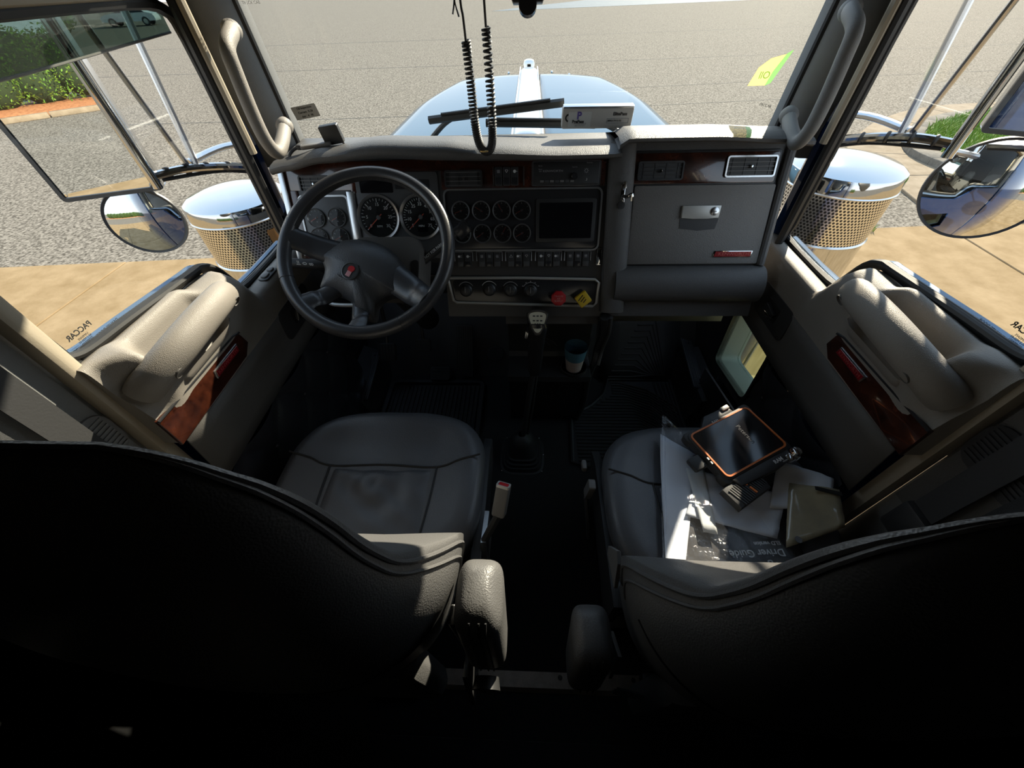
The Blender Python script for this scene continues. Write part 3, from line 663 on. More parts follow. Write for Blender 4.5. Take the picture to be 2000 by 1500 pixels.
# ---- air vents
def vent(u0, u1, v0, v1, material=plastic, bright=True, bars=(5, 3)):
    M = dT((u0 + u1) / 2, (v0 + v1) / 2, .004); W, Hh = u1 - u0, v1 - v0
    vt = G(M).prism(rrect(W, Hh, .006), -.001, .001).build('air_vent', rubber, dash)
    ringprism(G(M), rrect(W, Hh, .007), rrect(W - .008, Hh - .008, .004), 0, .006).build('vent_frame', material, vt)
    for k in range(bars[0]): G(M).box((0, -Hh / 2 + Hh * (k + .5) / bars[0], .002), (W - .008, .0016, .004)).build('slat', plastic_grey if bright else plastic, vt)
    for k in range(bars[1] + 1): G(M).box((-W / 2 + W * (k + .5) / (bars[1] + 1), 0, .0008), (.0022, Hh - .008, .003)).build('slat', plastic, vt)
    G(M).lathe([(0, .010), (.003, .0095), (.0045, .007), (.0045, .003)], 12).build('knob', chrome, vt)
vent(-.662, -.575, -.002, .042)
vent(-.240, -.133, .006, .049, bars=(4, 3))
vent(.298, .422, .016, .063, plastic, False)
vent(.534, .667, .021, .073, chrome_soft, True)
# ---- round gauges
def gauge(u, v, r, marks=9, sweep=(225, -45), needle=None, big=False, nums=None, sub=None):
    M = dT(u, v, .004)
    gt = G(M).lathe([(r * .86, 0), (r * .95, .004), (r, .006), (r * 1.02, .004), (r * 1.03, 0)], 40).build('gauge', bezel_m, dash)
    G(M).lathe([(0, .0012), (r * .9, .0012)], 36).build('dial', dial_m, gt, smooth=False)
    tk = G(M); n = (marks - 1) * (4 if big else 2) + 1
    for i in range(n):
        a = R(sweep[0] + (sweep[1] - sweep[0]) * i / (n - 1)); maj = i % (4 if big else 2) == 0
        tk.box((r * (.74 if maj else .78), 0, .0018), (r * (.16 if maj else .09), r * (.028 if maj else .016), .0004), Matrix.Rotation(a, 4, 'Z'))
    tag(tk.build('tick_marks', white_ink, gt, smooth=False), kind='stuff')
    a = R(needle if needle is not None else sweep[0] + 4)
    G(M).box((r * .26, 0, .0034), (r * .95, r * .035, .0008), Matrix.Rotation(a, 4, 'Z')).build('needle', needle_red, gt)
    G(M).lathe([(0, .006), (r * .09, .0055), (r * .11, .002)], 16).build('needle_hub', steel_dark, gt)
    if nums:
        for i, s_ in enumerate(nums):
            q = R(sweep[0] + (sweep[1] - sweep[0]) * i / (len(nums) - 1)); text(s_, r * .2, M @ Matrix.Translation((r * .56 * math.cos(q), r * .56 * math.sin(q), .0016)), white_ink, gt)
    if sub: text(sub, r * .14, M @ Matrix.Translation((0, -r * .4, .0016)), white_ink, gt)
    G(M).lathe([(0, .0050), (r * .6, .0047), (r * .93, .0040)], 36).build('lens', lens_m, gt)
    return gt
# driver cluster
G(dT(-.383, -.07)).prism(rrect(.245, .235, .012), 0, .003, bev=.001).build('cluster_panel', panel_grey, dash)
G(dT(-.44, .012, .003)).prism(rrect(.095, .034, .003), 0, .001).build('message_window', screen_m, dash)
G(dT(-.335, .016, .003)).prism(rrect(.10, .024, .003), 0, .001).build('warning_lights', plastic_gloss, dash)
gauge(-.445, -.070, .062, 7, (222, -42), 222, True, ['0', '5', '10', '15', '20', '25', '30'], 'RPM')
sp = gauge(-.319, -.070, .062, 9, (222, -42), 222, True, ['5', '10', '15', '25', '35', '45', '55', '65', '75'], 'MPH')
G(dT(-.316, -.104, .0055)).prism(rrect(.03, .014, .001), 0, .0006).build('odometer', screen_m, sp)
# small four-gauge panel by the left vent
p4 = G(dT(-.603, -.095)).prism(rrect(.142, .165, .012), 0, .003, bev=.001).build('gauge_plate', panel_grey, dash)
ringprism(G(dT(-.603, -.095)), rrect(.150, .173, .014), rrect(.140, .163, .011), 0, .006).build('bezel', bezel_m, p4)
for u, v in ((-.633, -.070), (-.570, -.069), (-.635, -.124), (-.570, -.123)): gauge(u, v, .026, 5, (210, -30), 205, sub='PSI')
# centre gauge and screen bezel
pc = G(dT(-.02, -.082)).prism(rrect(.446, .158, .014), 0, .003, bev=.001).build('centre_panel', plastic_gloss, dash)
ringprism(G(dT(-.02, -.082)), rrect(.456, .170, .018), rrect(.446, .160, .013), 0, .008).build('bezel', bezel_m, pc)
for i, u in enumerate((-.200, -.140, -.080, -.022)):
    gauge(u, -.055, .026, 5, (210, -30), (200, 150, 120, 205)[i]); gauge(u + .001, -.117, .026, 5, (210, -30), (205, 215, 60, 208)[i])
scr = G(dT(.106, -.084, .003)).prism(rrect(.172, .118, .006), 0, .003, bev=.001).build('display', plastic, dash)
G(dT(.106, -.084, .006)).prism(rrect(.152, .096, .003), 0, .0008).build('screen', screen_m, scr)
# bottom trim of the bezel: stepped chrome strip dropping between the switch groups
groups = [(-.222, 2), (-.155, 3), (-.066, 3), (.025, 3), (.113, 3)]
P = []
for (u, n_) in groups:
    w = n_ * .0235; P += [(u - .004, -.212), (u - .004, -.170), (u + w + .002, -.170), (u + w + .002, -.212)]
for i, (u, n_) in enumerate(groups):
    w = n_ * .0235
    G(DM).tube([(u - .005, -.196, .003), (u - .005, -.169, .004), (u + w + .003, -.169, .004), (u + w + .003, -.196, .003)], .0018, 6).build('switch_surround', bezel_m, dash)
G(DM).prism(rrect(.016, .05, .003, cx=.212, cy=-.185), 0, .006, bev=.002).build('bezel_foot', chrome, dash)
# rocker switches
def icon(kind, M, parent):
    ic = G(M)
    if kind == 0:
        for k in range(3): ic.box((0, -.003 + k * .003, 0), (.008, .0009, .0003))
    elif kind == 1: ic.lathe([(.003, 0), (.004, 0), (.004, .0003), (.003, .0003)], 14); ic.box((.006, 0, 0), (.004, .001, .0003))
    elif kind == 2: ic.tube([(-.0045, -.003, 0), (.0045, -.003, 0), (0, .0045, 0)], .0007, 4, closed=True)
    elif kind == 3: ic.lathe([(.0025, 0), (.0035, 0), (.0035, .0003), (.0025, .0003)], 14, Matrix.Translation((-.003, 0, 0))); ic.box((.003, .002, 0), (.005, .0009, .0003)); ic.box((.003, -.002, 0), (.005, .0009, .0003))
    elif kind == 4: ic.tube([(-.004, .003, 0), (0, -.003, 0), (.004, .003, 0)], .0007, 4); ic.box((0, .004, 0), (.007, .0009, .0003))
    ic.build('icon', white_ink, parent, smooth=False)
ki = [3, 1, 0, 0, 0, 2, 3, 4, 1, 4, 3, 0, 0, 0]; q = 0
for (u, n_) in groups:
    for k in range(n_):
        M = dT(u + .0118 + k * .0235, -.192, .001)
        s_ = G(M).prism(rrect(.0205, .044, .003), 0, .005, bev=.0015).build('rocker_switch', plastic, dash)
        G(M).box((0, -.012, .0058), (.017, .014, .002), bev=.001).build('rocker_face', plastic_gloss if k % 2 else panel_grey, s_)
        icon(ki[q], M @ Matrix.Translation((0, .010, .0053)), s_); q += 1
for k in range(3):
    M = dT(-.0865 + k * .0225, .032, .003)
    s_ = G(M).prism(rrect(.0205, .047, .003), 0, .005, bev=.0015).build('rocker_switch', plastic, dash)
    G(M).box((0, -.012, .0055), (.016, .018, .003), bev=.001).build('rocker_face', plastic_gloss, s_)
    icon((0, 4, 1)[k], M @ Matrix.Translation((0, .012, .0053)), s_)
for u in (-.101, -.016): G(dT(u, .032, .002)).prism(rrect(.004, .048, .001), 0, .005).build('switch_trim', chrome_soft, dash)
# radio
rd = G(dT(.102, .037, .002)).prism(rrect(.184, .056, .004), 0, .006, bev=.002).build('radio', plastic, dash)
ringprism(G(dT(.102, .037, .002)), rrect(.192, .062, .005), rrect(.184, .055, .004), 0, .003).build('radio_trim', panel_grey, rd)
text('KENWORTH', .0075, dT(.065, .043, .0085), dim_ink, rd, sx=1.3)
text('Sirius', .005, dT(.030, .056, .0085), dim_ink, rd); text('Band\nAM', .005, dT(.030, .045, .0085), dim_ink, rd); text('Push-Vol', .004, dT(.125, .052, .0085), dim_ink, rd); text('bluetooth', .004, dT(.165, .062, .0085), dim_ink, rd)
for k in range(7): G(dT(.035 + k * .014, .018, .008)).box((0, 0, 0), (.010, .0055, .002), bev=.0006).build('radio_button', panel_grey if k % 2 else plastic_grey, rd)
G(dT(.125, .030, .008)).lathe([(.009, 0), (.009, .006), (.007, .008), (0, .008)], 20).build('radio_knob', plastic_gloss, rd)
for k in range(8): G(dT(.157, .043, .0085)).box((.0045, 0, 0), (.003, .0008, .0003), Matrix.Rotation(k * PI / 4, 4, 'Z')).build('sun_icon', white_ink, rd)
G(dT(.157, .022, .0085)).lathe([(.0025, 0), (.0036, 0), (.0036, .0003), (.0025, .0003)], 10, a0=R(-90), a1=R(60)).build('moon_icon', white_ink, rd)
# climate panel
cp = G(dT(-.014, -.290)).prism(rrect(.452, .074, .012), 0, .004, bev=.001).build('climate_panel', plastic_gloss, dash)
o_ = [(-.254, -.246), (.218, -.254), (.212, -.334), (-.240, -.322)]
G(DM).tube([(a, b, .006) for a, b in [(-.25, -.246), (-.02, -.2465), (.205, -.252), (.218, -.262), (.214, -.325), (.204, -.335), (0, -.330), (-.230, -.323), (-.240, -.316), (-.252, -.254)]], .0045, 8, closed=True).build('climate_bezel', silver_pl, cp)
for i, (u, v) in enumerate(((-.198, -.284), (-.124, -.282), (-.057, -.284), (.006, -.286))):
    M = dT(u, v, .004)
    kn = G(M).lathe([(.021, 0), (.020, .006), (.016, .009), (.015, .018), (.012, .020), (0, .020)], 28).build('climate_knob', plastic, cp)
    G(M).box((0, .004, .021), (.003, .018, .003), bev=.001).build('pointer', plastic_grey, kn)
    G(M).lathe([(.0245, .0006), (.0262, .0006), (.0262, .001), (.0245, .001)], 20, a0=R(30), a1=R(150)).build('scale_arc', (dim_ink, white_ink, dim_ink, dim_ink)[i], cp)
    for k in range(5 if i == 3 else 0): G(M).box((.0285 * math.cos(R(30 + 30 * k)), .0285 * math.sin(R(30 + 30 * k)), .001), (.003, .003, .0004)).build('scale_dot', dim_ink, cp)
M = dT(.093, -.301, .004)
kr = G(M).lathe([(.010, 0), (.010, .022)], 16).build('brake_knob', red_pl, dash)
G(M).prism([(.024 * math.cos(R(22.5 + 45 * k)), .024 * math.sin(R(22.5 + 45 * k))) for k in range(8)], .020, .032, Matrix.Translation((0, -.004, 0)), bev=.004).build('knob_head', red_pl, kr)
text('TRAILER\nAIR\nSUPPLY', .0075, M @ Matrix.Translation((0, -.004, .0324)), mat('pale_red_print', (.75, .35, .33), .5), kr)
M = dT(.169, -.304, .004)
ky = G(M).lathe([(.010, 0), (.010, .022)], 16).build('brake_knob', yellow_pl, dash)
G(M).prism(rrect(.040, .040, .005), .020, .032, Matrix.Translation((0, -.004, 0)) @ Matrix.Rotation(R(38), 4, 'Z'), bev=.004).build('knob_head', yellow_pl, ky)
for k in range(3): G(M).box((-.008 + k * .008, -.004, .0323), (.003, .022 - .004 * k, .0005), Matrix.Rotation(R(-35), 4, 'Z')).build('knob_print', black_ink, ky)
# ---- glove box side
G(dT(.478, .045, 0)).prism(rrect(.40, .086, .010), -.006, .002, bev=.002).build('vent_surround', plastic, dash)
G(dT(.478, .045, .001)).prism(rrect(.388, .074, .007), 0, .003, bev=.001).build('wood_veneer', wood, dash)
gd = G(dT(.486, -.102, 0)).prism(rrect(.385, .212, .006), -.004, .010, bev=.003).build('glove_door', dash_fab, dash)
G(dT(.486, -.102, -.002)).prism(rrect(.397, .224, .008), -.002, .002).build('door_gap', seal, dash)
hm = dT(.486, -.062, .010)
G(hm).prism([(-.053, .014), (.053, .014), (.051, -.018), (.02, -.021), (-.02, -.021), (-.053, -.018)], 0, .008, bev=.002).build('handle', silver_pl, gd)
G(hm).prism([(-.054, -.020), (.054, -.020), (.048, -.048), (.0, -.052), (-.052, -.046)], -.0, .0012).build('finger_pocket', plastic, gd)
lk = G(hm).lathe([(.011, .008), (.011, .011), (.009, .012), (0, .012)], 20, Matrix.Translation((.036, -.001, 0))).build('lock', chrome_soft, gd)
G(hm).box((.036, -.001, .0123), (.008, .0018, .0006)).build('keyhole', black_ink, gd)
bd = G(dT(.600, -.179, .010)).prism([(-.056, -.009), (.054, -.009), (.057, .009), (-.053, .009)], 0, .003, bev=.001).build('name_badge', chrome, gd)
G(dT(.600, -.179, .0125)).prism([(-.053, -.007), (.051, -.007), (.054, .007), (-.050, .007)], 0, .001).build('badge_field', badge_red, gd)
text('KENWORTH', .0125, dT(.603, -.179, .0138), mat('badge_letters', (.45, .10, .09), .35, .4), gd, sx=1.25)
# frame lip around the passenger side, knee bolster and lower cover
G(DM).tube(crom([(.70, .10, .002), (.695, 0, .004), (.692, -.12, .006), (.69, -.21, .006)], 6), .012, 10).build('side_lip', dash_pad, dash)
def knee(u, v):
    a = PI * v; x = .262 + .44 * u; return (x, -.212 - .055 * (1 - math.cos(a)), -.01 + .055 * math.sin(a) ** .7)
G(DM).grid(knee, 12, 14).build('knee_pad', dash_pad, dash, ang=60)
G().grid(lambda u, v: (.25 + .46 * u, 1.06 + .10 * v + .04 * math.sin(PI * v), .665 - .14 * v + .0 * u), 8, 8).build('under_cover', vinyl_dark, dash, thick=.006)
G().grid(lambda u, v: (-.70 + .46 * u, 1.10 + .25 * v, .80 - .20 * math.sin(v * PI / 2) - .05 * u), 8, 8).build('under_cover', plastic, dash, thick=.006)
# chrome hook on the column pad
hk = G(dT(.258, -.012, .03)).box((0, -.005, 0), (.012, .05, .006), bev=.002).build('coat_hook', chrome, dash)
G(DM).tube([(.258, .008, .033), (.258, .010, .050), (.258, -.004, .052)], .005, 8).build('hook_peg', chrome, hk)
G(DM).tube(crom([(.258, -.022, .034), (.266, -.024, .055), (.276, -.018, .062), (.278, -.034, .058)], 4), .0045, 8).build('hook_peg', chrome, hk)
G(dT(.256, -.045, .03)).lathe([(.010, 0), (.010, .008), (0, .009)], 14).build('hook_base', plastic, hk)
# lever-lock bail under the driver's dash
G().tube(crom([(-.655, 1.01, .74), (-.63, .995, .722), (-.60, .99, .718), (-.53, .99, .718), (-.50, .995, .725)], 5), .006, 8).build('release_bar', silver_pl, dash)

# ================================================================== CENTRE CONSOLE with cup
con = thing('centre_console', 'black centre console under the dashboard with cup shelf', 'console', (.08, 1.2, 0))
G().prism([(1.02, .62), (1.115, .58), (1.118, .41), (1.105, .394), (.992, .394), (.990, .37), (1.055, .34), (1.065, .10), (1.10, .0), (1.40, .0), (1.40, .66), (1.05, .68)], -.075, .235, frame((0, 0, 0), (0, 1, 0), (0, 0, 1)), bev=.008).build('body', plastic, con)
G().tube(crom([(.245, 1.00, .665), (.258, 1.03, .58), (.258, 1.075, .47), (.250, 1.055, .41), (.236, 1.05, .33), (.236, 1.055, .17), (.225, 1.09, .02)], 6), lambda t: .016 - .006 * t, 10).build('edge_trim', plastic_grey if False else plastic, con)
G().tube(crom([(.262, .995, .665), (.272, 1.02, .58), (.272, 1.062, .47), (.262, 1.042, .41)], 6), .007, 8).build('trim_highlight', panel_grey, con)
G().lathe([(.012, 0), (.016, .003), (.017, .0)], 20, frame((.133, 1.095, .592), (1, 0, 0), (0, .4, 1))).build('power_socket', chrome_soft, con)
G().lathe([(.045, 0), (.047, .012), (.050, .012), (.050, 0)], 28, Matrix.Translation((.172, 1.040, .394))).build('cup_ring', plastic, con)
cup = thing('paper_cup', 'clear cup with a blue band in the console cup holder', 'cup', (.172, 1.035, .395))
G(Matrix.Translation((.172, 1.040, .397))).lathe([(0, 0), (.027, 0), (.034, .055), (.0355, .055), (.0285, -.002), (0, -.002)], 28).build('base', cup_clear, cup)
G(Matrix.Translation((.172, 1.040, .397))).lathe([(.0345, .055), (.041, .105), (.042, .105), (.0357, .055)], 28).build('blue_band', cup_blue, cup)
G(Matrix.Translation((.172, 1.040, .397))).lathe([(.0415, .105), (.046, .145), (.047, .147), (.0425, .105)], 28).build('rim', lens_m, cup)
# two small console gaps
for x in (.02, .045): G().tube(crom([(x + .02, 1.085, .50), (x + .045, 1.08, .49), (x + .06, 1.075, .475)], 4), .002, 6).build('cable', rubber, con)

# ================================================================== STEERING WHEEL
WM = frame((-.413, .894, .950), (1, 0, 0), (0, .802, .598))
sw = thing('steering_wheel', 'black leather steering wheel with four spokes and red emblem', 'steering wheel', (-.413, 1.0, .80))
RR = .211
G(WM).tube([(RR * math.cos(2 * PI * k / 96), RR * math.sin(2 * PI * k / 96), 0) for k in range(96)], .0172, 16, closed=True).build('rim', wheel_skin, sw)
lc = G(WM)
for k in range(110):
    a = R(20 + 140 * k / 109); r0 = RR - .0168
    lc.box((0, 0, 0), (.002, .0035, .009), Matrix.Rotation(a, 4, 'Z') @ Matrix.Translation((r0, 0, .004)) @ Matrix.Rotation(R(20), 4, 'Y'))
tag(lc.build('lacing', stitch, sw), kind='stuff')
for a in (-62, 200): G(WM).tube([(RR * math.cos(R(a)) + .0176 * math.cos(t) * math.cos(R(a)), RR * math.sin(R(a)) + .0176 * math.cos(t) * math.sin(R(a)), .0176 * math.sin(t)) for t in [2 * PI * k / 20 for k in range(20)]], .0007, 5, closed=True).build('rim_seam', stitch, sw)
px = [(606, 486), (632, 468), (668, 459), (705, 461), (742, 474), (772, 500), (788, 535), (788, 575), (764, 570), (742, 575), (727, 592), (722, 618), (693, 610), (690, 597), (668, 577), (640, 566), (616, 558), (618, 540), (622, 520), (614, 500)]
hub = [((p[0] - 716) * .001335, -(p[1] - 497) * .00137) for p in px]
hub = [(p.x, p.y) for p in crom([(a, b, 0) for a, b in hub], 3, True)]
hc = Vector((-.035, -.035))
def hubf(u, v):
    p = Vector(hub[int(round(u * len(hub))) % len(hub)]); f = v if v <= 1 else 1.0
    i = int(round(v * 14))
    if i <= 10: f = i / 10; q = hc + (p - hc) * f; return (q.x, q.y, -.008 - .034 * f ** 2.6)
    return (p.x, p.y, -.042 - .008 * (i - 10))
G(WM).grid(hubf, len(hub), 14, cu=True).build('hub_pad', mat('hub_leather', (0.065, 0.065, 0.068), 0.42, bump=0.3, bscale=420, btype='PEBBLE'), sw, ang=85)
def spoke(a, w0, w1, r0, off=(0, 0)):
    d = Vector((math.cos(R(a)), math.sin(R(a)), 0)); P = [Vector((off[0], off[1], -.046)) + d * r0, d * (r0 + (RR - r0) * .55) + Vector((off[0] * .4, off[1] * .4, -.032)), d * (RR - .03) + Vector((0, 0, -.014)), d * RR]
    Q = crom(P, 5); n = len(Q); k = [0]
    def rr(t): return w0 + (w1 - w0) * math.sin(min(1, t * 1.2) * PI) * -.0 + (w1 - w0) * t + .010 * max(0, t - .75) / .25
    G(WM).tube(Q, rr, 14, flat=.5, up=(0, 0, 1)).build('spoke', wheel_skin, sw)
spoke(169, .034, .026, .05, (-.03, 0)); spoke(222, .024, .024, .06, (-.035, -.035)); spoke(266, .022, .022, .08, (-.02, -.03)); spoke(321, .040, .030, .05, (.02, -.02))
EM = WM @ Matrix.Translation((-.040, -.050, -.0085)) @ Matrix.Rotation(R(-28), 4, 'Z')
em = G(EM).lathe([(.0228, 0), (.0228, .003), (.0205, .0036), (.0205, .0015), (0, .0015)], 32).build('emblem', steel_dark, sw)
G(EM).lathe([(.0204, .0014), (.0204, .0022), (0, .0022)], 32).build('emblem_field', black_ink, em)
G(EM).prism([(-.006, -.001), (-.0085, .004), (-.008, .009), (-.004, .0135), (.003, .0145), (.008, .011), (.009, .005), (.0065, .001), (.006, -.001)], .002, .0036).build('emblem_crest', red_pl, em)
for k in range(4): G(EM).box((-.0047 + k * .0031, -.008, .003), (.0022, .014, .001)).build('emblem_bar', mat('pink_enamel%d' % k, (.75, .38, .40), .4) if k == 0 else MATS['pink_enamel0'], em)
G(WM).tube(crom([(-.075, -.058, -.0095), (-.066, -.066, -.0095), (-.055, -.069, -.0095)], 4), .0012, 6).build('pad_scuff', plastic_grey, sw)
# column, shroud and stalks
colm = thing('steering_column', 'charcoal steering column shroud behind the wheel', 'steering column', (-.413, 1.2, .5))
G(WM).tube([(0, 0, -.06), (0, 0, -.11), (0, .0, -.30), (0, .0, -.62)], .045, 20).build('column_tube', plastic, colm)
G(WM).prism(rrect(.20, .16, .035), -.20, -.09, Matrix.Translation((.015, .01, 0)), bev=.015).build('shroud', vinyl_dark, colm)
G(WM).prism(rrect(.02, .07, .009), 0, .004, Matrix.Translation((.10, -.02, -.092))).build('lever_slot', seal, colm)
stk = G().tube([(-.325, 1.00, .845), (-.252, 1.02, .893), (-.205, 1.045, .925)], .0115, 12).build('hand_brake_lever', plastic, colm)
G(frame((-.188, 1.05, .930), (.75, .2, .55), (-.5, 0, .7))).box((0, 0, 0), (.045, .036, .030), bev=.006).build('lever_grip', plastic_gloss, stk)
_d = Vector((.073, .02, .048)).normalized(); text('NOT FOR PARKING', .0115, frame((-.262, 1.004, .896), _d, Vector((-.3, .2, .55))), white_ink, stk, sx=.8)
st2 = G().tube([(-.50, .965, .868), (-.60, .95, .882), (-.66, .945, .890)], (.0145, .013), 14).build('indicator_stalk', plastic, colm)
for k, s_ in enumerate(('8', '0', 'I=')): text(s_, .017, frame((-.594 - .017 * k, .934, .891 + .0025 * k), (.1, 0, 1), (-1, 0, .1)), white_ink, st2)
for k in range(2): G().prism([(0, 0), (.014, .004), (.004, .016)], 0, .001, frame((-.60 + k * .03, .93, .918), (1, 0, 0), (0, .5, .85))).build('arrow_mark', white_ink, st2)

# ================================================================== SEATS
def sgnpow(a, p): return math.copysign(abs(a) ** p, a)
def make_seat(name, label, cx, dy, dz, inner):
    """inner = +1 when the aisle is on the +x side"""
    t = thing(name, label, 'seat', (cx, .42 + dy, 0), 'air-ride truck seats')
    # ---- backrest: closed cross sections lofted upwards
    W = [(.50, .235), (.60, .25), (.70, .272), (.78, .285), (.85, .262), (.93, .237), (1.02, .222), (1.10, .215), (1.155, .19), (1.19, .145), (1.203, .09)]
    E_ = [(.50, .27), (.60, .26), (.775, .252), (.85, .20), (.93, .156), (1.02, .143), (1.10, .14), (1.203, .14)]
    YR = [(.50, .07), (.60, .045), (.775, .035), (.93, .04), (1.10, .062), (1.165, .095), (1.195, .128), (1.203, .138)]
    YF = [(.50, .30), (.60, .285), (.70, .27), (.775, .252), (.85, .212), (.93, .178), (1.10, .158), (1.165, .150), (1.203, .141)]
    def k_(keys, z):
        for (a, va), (b, vb) in zip(keys, keys[1:]):
            if z <= b: f = (z - a) / (b - a); return va + (vb - va) * f
        return keys[-1][1]
    def ks(keys, z):
        h = min(.035, (1.203 - z) + .004); return sum(w_ * k_(keys, min(1.203, max(.5, z + h * o_))) for o_, w_ in ((-1, .1), (-.66, .16), (-.33, .15), (0, .18), (.33, .15), (.66, .16), (1, .1)))
    NU, NV = 72, 60
    def zz(v): return .50 + .703 * (1 - (1 - v) ** 1.5)
    def back(u, v):
        z = zz(v); w, e, yr, yf = ks(W, z), ks(E_, z), ks(YR, z), ks(YF, z); a = 2 * PI * u
        x = w * sgnpow(math.cos(a), .75); s_ = math.sin(a)
        y = e + (yf - e) * abs(s_) ** .85 if s_ > 0 else e + (yr - e) * abs(s_) ** .8
        if s_ > 0 and z < .95: y += .018 * max(0, abs(x) / w - .55) * (1 if z < .9 else (.95 - z) / .05)
        return (cx + x, y + dy, z + dz)
    b = G().grid(back, NU, NV, cu=True)
    b.poly([back(k / NU, 0) for k in range(NU)]); b.poly([back(k / NU, 1) for k in range(NU)])
    bo = b.build('backrest', leather, t, ang=70)
    # twin stitched welts along the edge, just behind the ridge
    for off in (.0, 1.0):
        P = []
        for k in range(48):
            z = zz(.12 + .88 * k / 47); w, e, yr = ks(W, z), ks(E_, z), ks(YR, z); a = -.012 - .075 * off
            P.append((w * abs(math.cos(a)) ** .75 + .0005, e + (yr - e) * abs(math.sin(a)) ** .8 - .001, z + .001))
        L = [(cx + x, y + dy, z + dz) for x, y, z in P] + [(cx - x, y + dy, z + dz) for x, y, z in reversed(P)]
        G().tube(L, .0035 if off == 0 else .0028, 6).build('welt', leather, bo)
    # centre insert of the rear face seam
    P = []
    for k in range(40):
        x = -.27 + .54 * k / 39; z = .66 + .10 * (abs(x) / .27) ** 2; w, e, yr = ks(W, z), ks(E_, z), ks(YR, z)
        ca = min(1, abs(x) / w) ** (1 / .75); s_ = math.sqrt(max(0, 1 - ca * ca)); P.append((cx + x, e + (yr - e) * s_ ** .8 - .001 + dy, z + dz))
    G().tube(P, .0022, 6).build('rear_seam', stitch, bo)
    # ---- cushion
    cz = .555 + dz; y0, y1 = .27 + dy, .705 + dy
    ccx = cx + (.012 if cx < 0 else .02); hw = .268
    def out(a, ins=0.0):
        c, s_ = math.cos(a), math.sin(a); hx = hw - ins; hy = (y1 - y0) / 2 - ins
        x = hx * sgnpow(c, .55); y = hy * sgnpow(s_, .55)
        if y > 0: y *= 1 - .10 * (abs(x) / hx) ** 3; x *= 1 - .05 * (y / hy) ** 2
        return x, y
    def ztop(x, y):
        q = abs(x) / hw
        return cz + .028 * max(0, (q - .45) / .55) ** 1.3 - .012 + .022 * max(0, (y - .10) / .12) - .03 * max(0, (y - .17) / .05) ** 2 * .3
    rings = [.02, .15, .3, .45, .58, .7, .8, .9, 1.0]
    er = .035
    def cush(u, v):
        a = 2 * PI * u; i = int(round(v * 15))
        if i <= 8:
            x, y = out(a, er); x *= rings[i]; y *= rings[i]; z = ztop(x, y)
        else:
            x, y = out(a, er); z = ztop(x, y); f = (i - 8) / 4 * PI / 2
            if i <= 12: x, y = out(a, er * (1 - math.sin(f))); z -= er * (1 - math.cos(f))
            else: x, y = out(a, .004 * (i - 12)); z -= er + (i - 12) * .03
        return (ccx + x, (y0 + y1) / 2 + y, z)
    cu = G().grid(cush, 80, 15, cu=True).build('cushion', leather_smooth, t, ang=70)
    yc = (y0 + y1) / 2
    def surf(x, y, h=.0012): return (ccx + x, yc + y, ztop(x, y) + h)
    L = lambda pts: [surf(*p) for p in [(a.x, a.y) for a in crom([(p[0], p[1], 0) for p in pts], 8)]]
    for pts in ([(-.255, .055), (-.20, .045), (-.142, .028), (0, .034), (.142, .028), (.20, .045), (.255, .055)], [(-.142, .028), (-.138, -.07), (-.128, -.18)], [(.142, .028), (.138, -.07), (.128, -.18)]):
        G().tube(L(pts), .0024, 6).build('seam', stitch, cu)
    Pw = [out(2 * PI * k / 90, .012) for k in range(90)]
    G().tube([(ccx + x, yc + y, ztop(*[q * .9 for q in (x, y)]) - .012) for x, y in Pw], .0022, 6, closed=True).build('welt', stitch, cu)
    # sat-in centre insert with soft creases
    def ins(u, v):
        x = -.132 + .264 * u; y = -.175 + .197 * v; e = min(u, 1 - u, v, 1 - v); r_ = math.hypot(x + .01, y + .03)
        z = ztop(x, y) + .010 * min(1, e / .10) ** .5 + (.0045 * math.sin(r_ * 70) * math.exp(-(r_ / .09) ** 2)) + .002 * math.sin(x * 60 + y * 90) * min(1, e * 4)
        return (ccx + x, yc + y, z - .003)
    G().grid(ins, 36, 30).build('centre_insert', leather_smooth, cu, ang=80)
    # ---- base, suspension, side fittings
    G().box((ccx, yc - .01, .40 + dz), (.46, .40, .10), bev=.02).build('seat_pan', plastic, t)
    bl = G()
    for k in range(6): bl.box((ccx, yc, .08 + k * .045), (.40 - .02 * (k % 2), .36 - .02 * (k % 2), .04), bev=.012)
    bl.build('suspension_bellows', rubber, t)
    G().box((ccx, yc, .03), (.44, .42, .06), bev=.01).build('floor_base', plastic, t)
    G().box((cx, .10 + dy, .40 + dz), (.40, .07, .36), bev=.03).build('lower_back_cover', leather, t)
    ix = ccx + inner * .262
    sc = G().prism([(.24 + dy, .36), (.62 + dy, .40), (.66 + dy, .47), (.60 + dy, .50), (.24 + dy, .50)], -.012, .012, frame((ix, 0, dz), (0, 1, 0), (0, 0, 1)), bev=.005).build('side_cover', plastic, t)
    return t, ccx, yc, ztop
dseat, dcx, dyc, dzt = make_seat('driver_seat', 'black leather driver seat behind the steering wheel', -.39, 0, 0, 1)
pseat, pcx, pyc, pzt = make_seat('passenger_seat', 'black leather passenger seat with a tablet and papers on it', .445, -.02, -.03, -1)
